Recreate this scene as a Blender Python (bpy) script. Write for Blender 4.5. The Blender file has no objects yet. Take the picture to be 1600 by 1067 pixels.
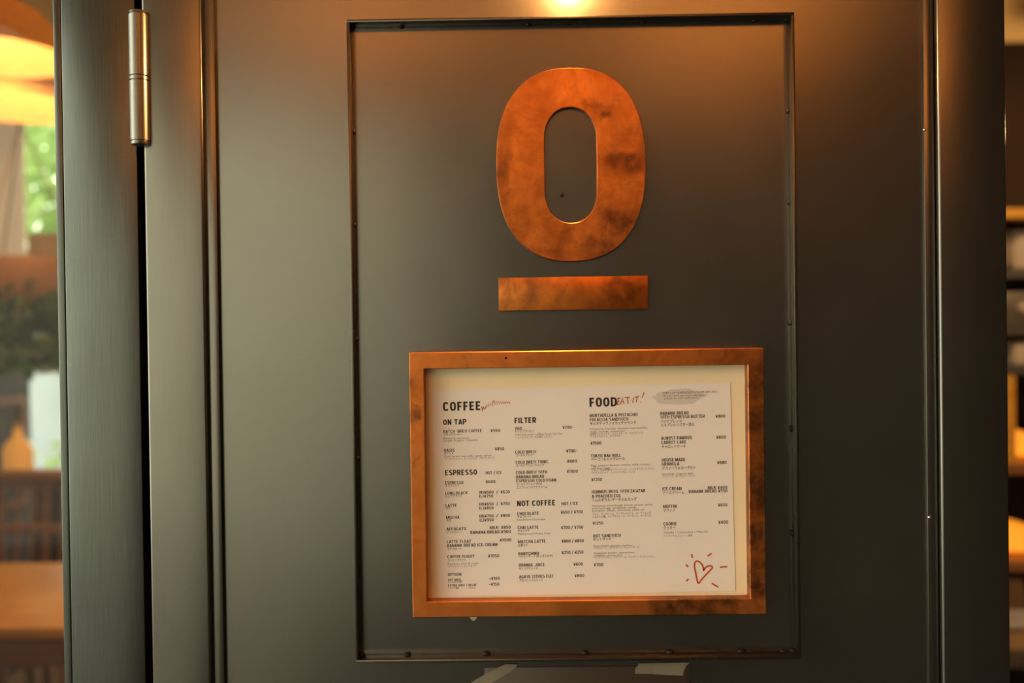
import bpy, bmesh, math, random
from mathutils import Vector, Matrix

random.seed(7)
scene = bpy.context.scene
C = scene.collection

# ------------------------------------------------------------------ camera
cam_d = bpy.data.cameras.new('camera')
cam = bpy.data.objects.new('camera', cam_d)
C.objects.link(cam)
cam_d.sensor_width = 36.0
cam_d.lens = 36.0 * 1556.0 / 1600.0
cam_d.clip_start = 0.02
YAW, PITCH, ROLL = math.radians(-0.648), math.radians(-0.545), math.radians(-0.752)
fwd = Vector((math.sin(YAW) * math.cos(PITCH), math.cos(YAW) * math.cos(PITCH), math.sin(PITCH)))
rt0 = Vector((math.cos(YAW), -math.sin(YAW), 0))
up0 = rt0.cross(fwd)
rt = rt0 * math.cos(ROLL) + up0 * math.sin(ROLL)
up = up0 * math.cos(ROLL) - rt0 * math.sin(ROLL)
m = Matrix((rt, up, -fwd)).transposed().to_4x4()
m.translation = Vector((0.0107, -1.0, 1.5053))
cam.matrix_world = m
cam_d.dof.use_dof = True
cam_d.dof.focus_distance = 0.99
cam_d.dof.aperture_fstop = 2.8
scene.camera = cam

# ------------------------------------------------------------------ world: even overcast sky
world = bpy.data.worlds.new('overcast_sky')
scene.world = world
world.use_nodes = True
bg = world.node_tree.nodes['Background']
bg.inputs[0].default_value = (1.0, 0.97, 0.80, 1)
bg.inputs[1].default_value = 5.6

vs = scene.view_settings
vs.view_transform = 'Standard'
vs.look = 'None'
vs.exposure = 0.0
vs.gamma = 1.0
vs.use_curve_mapping = False
scene.cycles.use_denoising = True
scene.cycles.caustics_reflective = True
scene.cycles.sample_clamp_indirect = 6.0
scene.cycles.max_bounces = 8
scene.cycles.transparent_max_bounces = 12

# ------------------------------------------------------------------ helpers
def tag(o, label=None, cat=None, group=None, kind=None):
    if label: o['label'] = label
    if cat: o['category'] = cat
    if group: o['group'] = group
    if kind: o['kind'] = kind
    return o

def empty(name, loc=(0, 0, 0), rz=0.0):
    o = bpy.data.objects.new(name, None)
    o.empty_display_size = 0.02
    C.objects.link(o)
    o.location = loc
    o.rotation_euler = (0, 0, rz)
    return o

def obj(name, bm, mat, parent=None, smooth=False, angle=None):
    me = bpy.data.meshes.new(name)
    bmesh.ops.recalc_face_normals(bm, faces=bm.faces[:])
    bm.to_mesh(me)
    bm.free()
    me.materials.append(mat)
    if smooth:
        for p in me.polygons: p.use_smooth = True
        if angle is not None:
            me.set_sharp_from_angle(angle=math.radians(angle))
    o = bpy.data.objects.new(name, me)
    C.objects.link(o)
    if parent is not None: o.parent = parent
    return o

def abox(bm, x0, x1, y0, y1, z0, z1, bev=0.0, seg=2):
    r = bmesh.ops.create_cube(bm, size=1.0)
    vs_ = r['verts']
    for v in vs_:
        v.co = Vector(((x0 + x1) / 2 + v.co.x * (x1 - x0), (y0 + y1) / 2 + v.co.y * (y1 - y0), (z0 + z1) / 2 + v.co.z * (z1 - z0)))
    if bev > 0:
        es = list({e for v in vs_ for e in v.link_edges})
        bmesh.ops.bevel(bm, geom=es, offset=bev, segments=seg, profile=0.5, affect='EDGES')

def box(name, x0, x1, y0, y1, z0, z1, mat, parent=None, bev=0.0, seg=2):
    bm = bmesh.new()
    abox(bm, x0, x1, y0, y1, z0, z1, bev, seg)
    return obj(name, bm, mat, parent, smooth=bev > 0, angle=40 if bev > 0 else None)

def acyl(bm, p0, p1, r0, r1=None, n=16, cap=True):
    r1 = r0 if r1 is None else r1
    p0, p1 = Vector(p0), Vector(p1)
    d = (p1 - p0)
    q = d.to_track_quat('Z', 'Y').to_matrix()
    ra, rb = [], []
    for i in range(n):
        a = 2 * math.pi * i / n
        c = Vector((math.cos(a), math.sin(a), 0))
        ra.append(bm.verts.new(p0 + q @ (c * r0)))
        rb.append(bm.verts.new(p1 + q @ (c * r1)))
    for i in range(n):
        bm.faces.new((ra[i], ra[(i + 1) % n], rb[(i + 1) % n], rb[i]))
    if cap:
        bm.faces.new(ra[::-1]); bm.faces.new(rb)

def atube(bm, pts, r, n=8):
    pts = [Vector(p) for p in pts]
    rings = []
    for i, p in enumerate(pts):
        t = (pts[min(i + 1, len(pts) - 1)] - pts[max(i - 1, 0)]).normalized()
        q = t.to_track_quat('Z', 'Y').to_matrix()
        rr = r[i] if isinstance(r, (list, tuple)) else r
        rings.append([bm.verts.new(p + q @ Vector((math.cos(2 * math.pi * k / n) * rr, math.sin(2 * math.pi * k / n) * rr, 0))) for k in range(n)])
    for a, b in zip(rings, rings[1:]):
        for k in range(n):
            bm.faces.new((a[k], a[(k + 1) % n], b[(k + 1) % n], b[k]))
    bm.faces.new(rings[0][::-1]); bm.faces.new(rings[-1])

def alathe(bm, prof, cen=(0, 0, 0), n=32, close=False):
    rings = []
    for r, z in prof:
        r = max(r, 1e-5)
        rings.append([bm.verts.new((cen[0] + r * math.cos(2 * math.pi * k / n), cen[1] + r * math.sin(2 * math.pi * k / n), cen[2] + z)) for k in range(n)])
    for a, b in zip(rings, rings[1:]):
        for k in range(n):
            bm.faces.new((a[k], a[(k + 1) % n], b[(k + 1) % n], b[k]))
    if close:
        bm.faces.new(rings[0][::-1]); bm.faces.new(rings[-1])

def alerp(a, b, t): return a + (b - a) * t

# ------------------------------------------------------------------ materials
def newmat(name):
    mt = bpy.data.materials.new(name)
    mt.use_nodes = True
    nt = mt.node_tree
    return mt, nt, nt.nodes['Principled BSDF']

def node(nt, kind, **kw):
    n = nt.nodes.new(kind)
    for k, v in kw.items(): setattr(n, k, v)
    return n

def mapping(nt, scale, loc=(0, 0, 0), coord='Object'):
    tc = node(nt, 'ShaderNodeTexCoord')
    mp = node(nt, 'ShaderNodeMapping')
    mp.inputs['Scale'].default_value = scale
    mp.inputs['Location'].default_value = loc
    nt.links.new(tc.outputs[coord], mp.inputs['Vector'])
    return mp.outputs['Vector']

def noise(nt, vec, scale, detail=4, rough=0.55, dist=0.0):
    n = node(nt, 'ShaderNodeTexNoise')
    n.inputs['Scale'].default_value = scale
    n.inputs['Detail'].default_value = detail
    n.inputs['Roughness'].default_value = rough
    n.inputs['Distortion'].default_value = dist
    nt.links.new(vec, n.inputs['Vector'])
    return n.outputs['Fac']

def ramp(nt, fac, stops):
    r = node(nt, 'ShaderNodeValToRGB')
    while len(r.color_ramp.elements) < len(stops): r.color_ramp.elements.new(0.5)
    for e, (p, c) in zip(r.color_ramp.elements, stops):
        e.position = p
        e.color = (c[0], c[1], c[2], 1)
    nt.links.new(fac, r.inputs['Fac'])
    return r.outputs['Color']

def mixc(nt, fac, a, b, mode='MIX'):
    n = node(nt, 'ShaderNodeMix', data_type='RGBA', blend_type=mode)
    if isinstance(fac, float): n.inputs['Factor'].default_value = fac
    else: nt.links.new(fac, n.inputs['Factor'])
    for s, v in (('A', a), ('B', b)):
        sock = [i for i in n.inputs if i.name == s and i.type == 'RGBA'][0]
        if isinstance(v, tuple): sock.default_value = (*v, 1)
        else: nt.links.new(v, sock)
    return [o for o in n.outputs if o.type == 'RGBA'][0]

def rng(nt, fac, a, b, lo=0.0, hi=1.0):
    n = node(nt, 'ShaderNodeMapRange')
    n.inputs['From Min'].default_value = lo
    n.inputs['From Max'].default_value = hi
    n.inputs['To Min'].default_value = a
    n.inputs['To Max'].default_value = b
    nt.links.new(fac, n.inputs['Value'])
    return n.outputs['Result']

def bump(nt, bsdf, h, strength=0.1, dist=0.001):
    b = node(nt, 'ShaderNodeBump')
    b.inputs['Strength'].default_value = strength
    b.inputs['Distance'].default_value = dist
    nt.links.new(h, b.inputs['Height'])
    nt.links.new(b.outputs['Normal'], bsdf.inputs['Normal'])

def plain(name, col, rough=0.6, metal=0.0, var=0.12, scale=12.0, spec=0.5):
    mt, nt, b = newmat(name)
    f = noise(nt, mapping(nt, (1, 1, 1)), scale, 4)
    lo = tuple(c * (1 - var) for c in col)
    hi = tuple(min(1, c * (1 + var)) for c in col)
    nt.links.new(ramp(nt, f, [(0.3, lo), (0.7, hi)]), b.inputs['Base Color'])
    b.inputs['Roughness'].default_value = rough
    b.inputs['Metallic'].default_value = metal
    b.inputs['Specular IOR Level'].default_value = spec
    return mt

def near(nt, places, warp=0.0):
    """mask: 1 at each (x, y, z, radius) in object space, fading to 0 at the radius"""
    tc = node(nt, 'ShaderNodeTexCoord')
    acc = None
    if warp:
        wn = node(nt, 'ShaderNodeTexNoise'); wn.inputs['Scale'].default_value = 38; wn.inputs['Detail'].default_value = 5
        nt.links.new(tc.outputs['Object'], wn.inputs['Vector'])
        ws = node(nt, 'ShaderNodeVectorMath', operation='SUBTRACT'); ws.inputs[1].default_value = (0.5, 0.5, 0.5)
        nt.links.new(wn.outputs['Color'], ws.inputs[0])
        wk = node(nt, 'ShaderNodeVectorMath', operation='SCALE'); wk.inputs['Scale'].default_value = warp
        nt.links.new(ws.outputs[0], wk.inputs[0])
        wv = node(nt, 'ShaderNodeVectorMath', operation='ADD')
        nt.links.new(tc.outputs['Object'], wv.inputs[0]); nt.links.new(wk.outputs[0], wv.inputs[1])
    for x, y, z, r in places:
        d = node(nt, 'ShaderNodeVectorMath', operation='DISTANCE')
        nt.links.new(wv.outputs[0] if warp else tc.outputs['Object'], d.inputs[0])
        d.inputs[1].default_value = (x, y, z)
        f = rng(nt, d.outputs['Value'], 1.0, 0.0, r * 0.3, r)
        if acc is None: acc = f
        else:
            mx = node(nt, 'ShaderNodeMath', operation='MAXIMUM')
            nt.links.new(acc, mx.inputs[0]); nt.links.new(f, mx.inputs[1])
            acc = mx.outputs[0]
    return acc

def steel(name, col, rough, brush=(4, 4, 90), amount=0.10, spots=False, metal=0.96, dirt=None):
    mt, nt, b = newmat(name)
    fine = noise(nt, mapping(nt, brush), 12, 3, 0.6)
    cloud = noise(nt, mapping(nt, (1, 1, 1)), 7, 2, 0.5, 0.0)
    c1 = ramp(nt, cloud, [(0.0, tuple(c * 0.86 for c in col)), (1.0, tuple(c * 1.14 for c in col))])
    c2 = mixc(nt, 1.0, c1, ramp(nt, fine, [(0.3, (1 - amount,) * 3), (0.7, (1 + amount * 0.3,) * 3)]), 'MULTIPLY')
    if spots:
        sp = noise(nt, mapping(nt, (1, 1, 1)), 70, 4, 0.6)
        msk = noise(nt, mapping(nt, (1, 1, 1), (3.1, 0, 1.7)), 9, 2)
        s2 = rng(nt, sp, 0.0, 1.0, 0.60, 0.68)
        m2 = near(nt, dirt) if dirt else rng(nt, msk, 0.0, 0.7, 0.60, 0.68)
        mu = node(nt, 'ShaderNodeMath', operation='MULTIPLY')
        nt.links.new(s2, mu.inputs[0]); nt.links.new(m2, mu.inputs[1])
        c2 = mixc(nt, mu.outputs[0], c2, (0.03, 0.026, 0.022))
    nt.links.new(c2, b.inputs['Base Color'])
    b.inputs['Metallic'].default_value = metal
    nt.links.new(rng(nt, cloud, rough - 0.04, rough + 0.04, 0.0, 1.0), b.inputs['Roughness'])
    bump(nt, b, fine, 0.012, 0.0004)
    return mt

def copper(name, bright, mid, dark, seed=0.0, metal=0.88, rough=0.42, patches=()):
    mt, nt, b = newmat(name)
    v = mapping(nt, (1, 1, 1), (seed, seed * 0.7, seed * 1.3))
    big = noise(nt, v, 11, 6, 0.62, 0.9)
    fine = noise(nt, v, 60, 5, 0.65, 0.5)
    blot = noise(nt, mapping(nt, (1, 1, 1), (seed + 5.2, 0.3, seed)), 8, 5, 0.6, 1.2)
    c1 = ramp(nt, big, [(0.30, mid), (0.52, bright), (0.72, mid)])
    c2 = mixc(nt, rng(nt, fine, 0.0, 0.8, 0.42, 0.75), c1, mid)
    c3 = mixc(nt, rng(nt, blot, 0.0, 0.60, 0.54, 0.72), c2, dark)
    if patches:
        pm = node(nt, 'ShaderNodeMath', operation='MULTIPLY')
        nt.links.new(near(nt, patches, 0.075), pm.inputs[0]); nt.links.new(rng(nt, fine, 0.30, 0.95, 0.32, 0.62), pm.inputs[1])
        c3 = mixc(nt, pm.outputs[0], c3, dark)
    edge = node(nt, 'ShaderNodeTexVoronoi', feature='DISTANCE_TO_EDGE')
    edge.inputs['Scale'].default_value = 30
    dv = node(nt, 'ShaderNodeVectorMath', operation='ADD')
    nz = node(nt, 'ShaderNodeTexNoise'); nz.inputs['Scale'].default_value = 25; nz.inputs['Detail'].default_value = 4
    nt.links.new(v, nz.inputs['Vector'])
    sc = node(nt, 'ShaderNodeVectorMath', operation='SCALE'); sc.inputs['Scale'].default_value = 0.06
    nt.links.new(nz.outputs['Color'], sc.inputs[0])
    nt.links.new(v, dv.inputs[0]); nt.links.new(sc.outputs[0], dv.inputs[1])
    nt.links.new(dv.outputs[0], edge.inputs['Vector'])
    vein = rng(nt, edge.outputs['Distance'], 0.35, 0.0, 0.0, 0.12)
    mu = node(nt, 'ShaderNodeMath', operation='MULTIPLY')
    nt.links.new(vein, mu.inputs[0]); nt.links.new(rng(nt, big, 0.0, 1.0, 0.5, 0.62), mu.inputs[1])
    c4 = mixc(nt, mu.outputs[0], c3, dark)
    nt.links.new(c4, b.inputs['Base Color'])
    b.inputs['Metallic'].default_value = metal
    nt.links.new(rng(nt, blot, rough - 0.06, rough + 0.14, 0.4, 0.7), b.inputs['Roughness'])
    bump(nt, b, fine, 0.03, 0.0005)
    return mt

def wood(name, c0, c1, rough=0.45, scale=(1.5, 14, 14)):
    mt, nt, b = newmat(name)
    f = noise(nt, mapping(nt, scale), 4, 5, 0.6, 0.8)
    nt.links.new(ramp(nt, f, [(0.3, c0), (0.7, c1)]), b.inputs['Base Color'])
    b.inputs['Roughness'].default_value = rough
    bump(nt, b, f, 0.08, 0.002)
    return mt

def thin_glass(name, tint=(1, 1, 1), refl=1.0):
    mt = bpy.data.materials.new(name)
    mt.use_nodes = True
    nt = mt.node_tree
    nt.nodes.clear()
    out = node(nt, 'ShaderNodeOutputMaterial')
    tr = node(nt, 'ShaderNodeBsdfTransparent'); tr.inputs[0].default_value = (*tint, 1)
    gl = node(nt, 'ShaderNodeBsdfGlossy'); gl.inputs['Roughness'].default_value = 0.02
    fr = node(nt, 'ShaderNodeFresnel'); fr.inputs['IOR'].default_value = 1.45
    mu = node(nt, 'ShaderNodeMath', operation='MULTIPLY'); mu.inputs[1].default_value = refl
    mx = node(nt, 'ShaderNodeMixShader')
    nt.links.new(fr.outputs[0], mu.inputs[0])
    nt.links.new(mu.outputs[0], mx.inputs[0])
    nt.links.new(tr.outputs[0], mx.inputs[1])
    nt.links.new(gl.outputs[0], mx.inputs[2])
    nt.links.new(mx.outputs[0], out.inputs[0])
    return mt

def emit(name, col, strength, base=(0.8, 0.6, 0.4)):
    mt, nt, b = newmat(name)
    b.inputs['Base Color'].default_value = (*base, 1)
    b.inputs['Emission Color'].default_value = (*col, 1)
    b.inputs['Emission Strength'].default_value = strength
    return mt

def translucent(name, col, alpha=0.0, rough=0.7, trans=0.4):
    mt = bpy.data.materials.new(name)
    mt.use_nodes = True
    nt = mt.node_tree
    b = nt.nodes['Principled BSDF']
    out = [n for n in nt.nodes if n.type == 'OUTPUT_MATERIAL'][0]
    f = noise(nt, mapping(nt, (1, 1, 1)), 40, 3)
    cc = ramp(nt, f, [(0.3, tuple(c * 0.85 for c in col)), (0.7, col)])
    nt.links.new(cc, b.inputs['Base Color'])
    b.inputs['Roughness'].default_value = rough
    t = node(nt, 'ShaderNodeBsdfTranslucent')
    nt.links.new(cc, t.inputs[0])
    mx = node(nt, 'ShaderNodeMixShader'); mx.inputs[0].default_value = trans
    nt.links.new(b.outputs[0], mx.inputs[1]); nt.links.new(t.outputs[0], mx.inputs[2])
    last = mx
    if alpha > 0:
        tp = node(nt, 'ShaderNodeBsdfTransparent')
        m2 = node(nt, 'ShaderNodeMixShader'); m2.inputs[0].default_value = alpha
        nt.links.new(mx.outputs[0], m2.inputs[1]); nt.links.new(tp.outputs[0], m2.inputs[2])
        last = m2
    nt.links.new(last.outputs[0], out.inputs[0])
    return mt

STEEL = (0.195, 0.190, 0.166)
M = {
    'panel': steel('blackened_steel_panel', STEEL, 0.25, (2.5, 4, 60), 0.05, spots=True, dirt=[(0.052, 0, 1.645, 0.022), (0.066, 0, 1.66, 0.012), (0.142, 0, 1.602, 0.012), (-0.062, 0, 1.502, 0.010)]),
    'stile': steel('blackened_steel_stile', (0.165, 0.160, 0.140), 0.24, (60, 60, 2), 0.05),
    'post': steel('brushed_steel_post', (0.105, 0.117, 0.108), 0.28, (90, 90, 1.2), 0.22),
    'bar': steel('steel_flat_bar', (0.13, 0.115, 0.095), 0.28, (20, 20, 20), 0.10),
    'weld': plain('weld_metal', (0.03, 0.025, 0.02), 0.5, 0.8),
    'hinge': steel('satin_hinge_steel', (0.19, 0.185, 0.16), 0.31, (3, 3, 60), 0.05, metal=0.9),
    'dark_gap': plain('dark_cavity', (0.01, 0.009, 0.008), 0.9),
    'screw': plain('bright_screw', (0.7, 0.68, 0.62), 0.25, 1.0, 0.05),
    'copper_o': copper('patinated_copper_letter', (0.56, 0.180, 0.032), (0.31, 0.086, 0.016), (0.13, 0.045, 0.014), 0.0, patches=[(0.050, -0.006, -0.056, 0.030), (0.030, -0.006, -0.085, 0.026), (0.062, -0.006, 0.0, 0.022), (-0.068, -0.006, 0.004, 0.016), (0.030, -0.006, 0.052, 0.018)]),
    'copper_bar': copper('patinated_copper_bar', (0.58, 0.18, 0.028), (0.40, 0.11, 0.020), (0.17, 0.062, 0.020), 2.4, patches=[(-0.055, -0.006, 0.004, 0.028), (-0.02, -0.006, -0.014, 0.018), (0.052, -0.006, 0.010, 0.020)]),
    'copper_f': copper('copper_frame_patina_shade', (0.66, 0.215, 0.045), (0.52, 0.15, 0.028), (0.10, 0.036, 0.014), 4.1, patches=[(0.085, -0.02, 0.006, 0.030), (0.125, -0.02, 0.004, 0.032), (0.167, -0.02, 0.23, 0.040), (0.168, -0.02, 0.185, 0.05), (0.168, -0.02, 0.13, 0.055), (0.168, -0.02, 0.08, 0.045), (0.166, -0.02, 0.03, 0.035), (-0.168, -0.02, 0.20, 0.016)]),  # right rail patches put its dark reflection into the colour, besides patina
    'glass': thin_glass('window_glass', (0.97, 0.98, 0.97), 0.5),
    'cover': thin_glass('clear_cover', (0.99, 0.99, 0.98), 0.6),
    'board': plain('cream_backing_board', (0.86, 0.76, 0.50), 0.75, 0, 0.03),
    'paper': plain('white_menu_paper', (0.84, 0.795, 0.73), 0.7, 0, 0.015, spec=0.3),
    'ink': plain('black_ink', (0.018, 0.014, 0.012), 0.6),
    'ink_thin': plain('grey_ink', (0.10, 0.085, 0.075), 0.6),
    'red': plain('red_orange_ink', (0.52, 0.080, 0.006), 0.6),
    'grey_wash': plain('grey_wash', (0.66, 0.62, 0.56), 0.7, 0, 0.05),
    'tape': translucent('masking_tape', (0.30, 0.27, 0.20), 0.28, 0.6, 0.15),
    'sheet': plain('dark_taped_sheet', (0.045, 0.032, 0.022), 0.38, 0.0, 0.10),
    'petal': translucent('pale_pink_paper', (0.80, 0.66, 0.58), 0.0, 0.6, 0.2),
    'asphalt': plain('dark_asphalt', (0.022, 0.020, 0.018), 0.9, 0, 0.25, 8, spec=0.2),
    'pavement': plain('grey_pavement', (0.14, 0.13, 0.115), 0.85, 0, 0.25, 6),
    'soffit': wood('brown_soffit_boards', (0.46, 0.25, 0.10), (0.58, 0.34, 0.15), 0.6, (1, 10, 10)),
    'porch': plain('dark_brown_render', (0.016, 0.011, 0.007), 0.8, 0, 0.2),
    'plaster': plain('warm_plaster', (0.80, 0.70, 0.56), 0.85, 0, 0.06, 3),
    'darkwall': plain('dark_brown_wall', (0.014, 0.007, 0.0035), 0.9, 0, 0.2, 3, spec=0.1),
    'ceil': plain('ochre_ceiling', (0.82, 0.60, 0.26), 0.8, 0, 0.05, 2),
    'floorwood': wood('oak_floor', (0.30, 0.15, 0.055), (0.46, 0.25, 0.10), 0.45, (2, 12, 12)),
    'oak': wood('honey_oak', (0.60, 0.30, 0.05), (0.85, 0.46, 0.075), 0.4),
    'walnut': wood('brown_wood', (0.22, 0.10, 0.04), (0.36, 0.17, 0.065), 0.45),
    'black': plain('black_leather', (0.012, 0.011, 0.010), 0.55),
    'charcoal': plain('charcoal_panel', (0.075, 0.07, 0.065), 0.7),
    'leaf': translucent('dark_green_leaf', (0.040, 0.115, 0.022), 0.0, 0.45, 0.3),
    'leaf2': translucent('bright_green_leaf', (0.42, 0.58, 0.20), 0.0, 0.5, 0.45),
    'garden': plain('pale_garden_wall', (0.38, 0.43, 0.46), 0.85, 0, 0.1, 2),
    'bark': plain('grey_bark', (0.16, 0.12, 0.085), 0.9, 0, 0.3),
    'rattan': translucent('tan_rattan', (0.72, 0.42, 0.14), 0.0, 0.7, 0.22),
    'basket': wood('woven_basket', (0.34, 0.17, 0.06), (0.60, 0.32, 0.12), 0.8, (30, 30, 60)),
    'amber': emit('amber_bottle_glow', (1.0, 0.45, 0.08), 0.35, (0.7, 0.35, 0.06)),  # bottle is no lamp; its lit look is put in as emission
    'ceramic': plain('cream_ceramic', (0.62, 0.52, 0.42), 0.35, 0, 0.05),
    'metal_grey': plain('grey_machine_metal', (0.30, 0.27, 0.24), 0.35, 0.8),
    'orange_lamp': emit('glowing_orange_shade', (1.0, 0.30, 0.02), 1.1, (0.9, 0.35, 0.05)),
    'bulb': emit('warm_bulb', (1.0, 0.62, 0.30), 25.0),
    'facade': plain('pale_facade', (0.55, 0.54, 0.46), 0.85, 0, 0.06, 2),
    'opal': emit('opal_glass_glow', (1.0, 0.62, 0.30), 6.0),
    'kraft': plain('kraft_card', (0.50, 0.30, 0.13), 0.8),
    'label': plain('pale_label', (0.75, 0.68, 0.66), 0.7),
    'iron': plain('dark_iron', (0.03, 0.027, 0.024), 0.5, 0.6),
}
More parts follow.
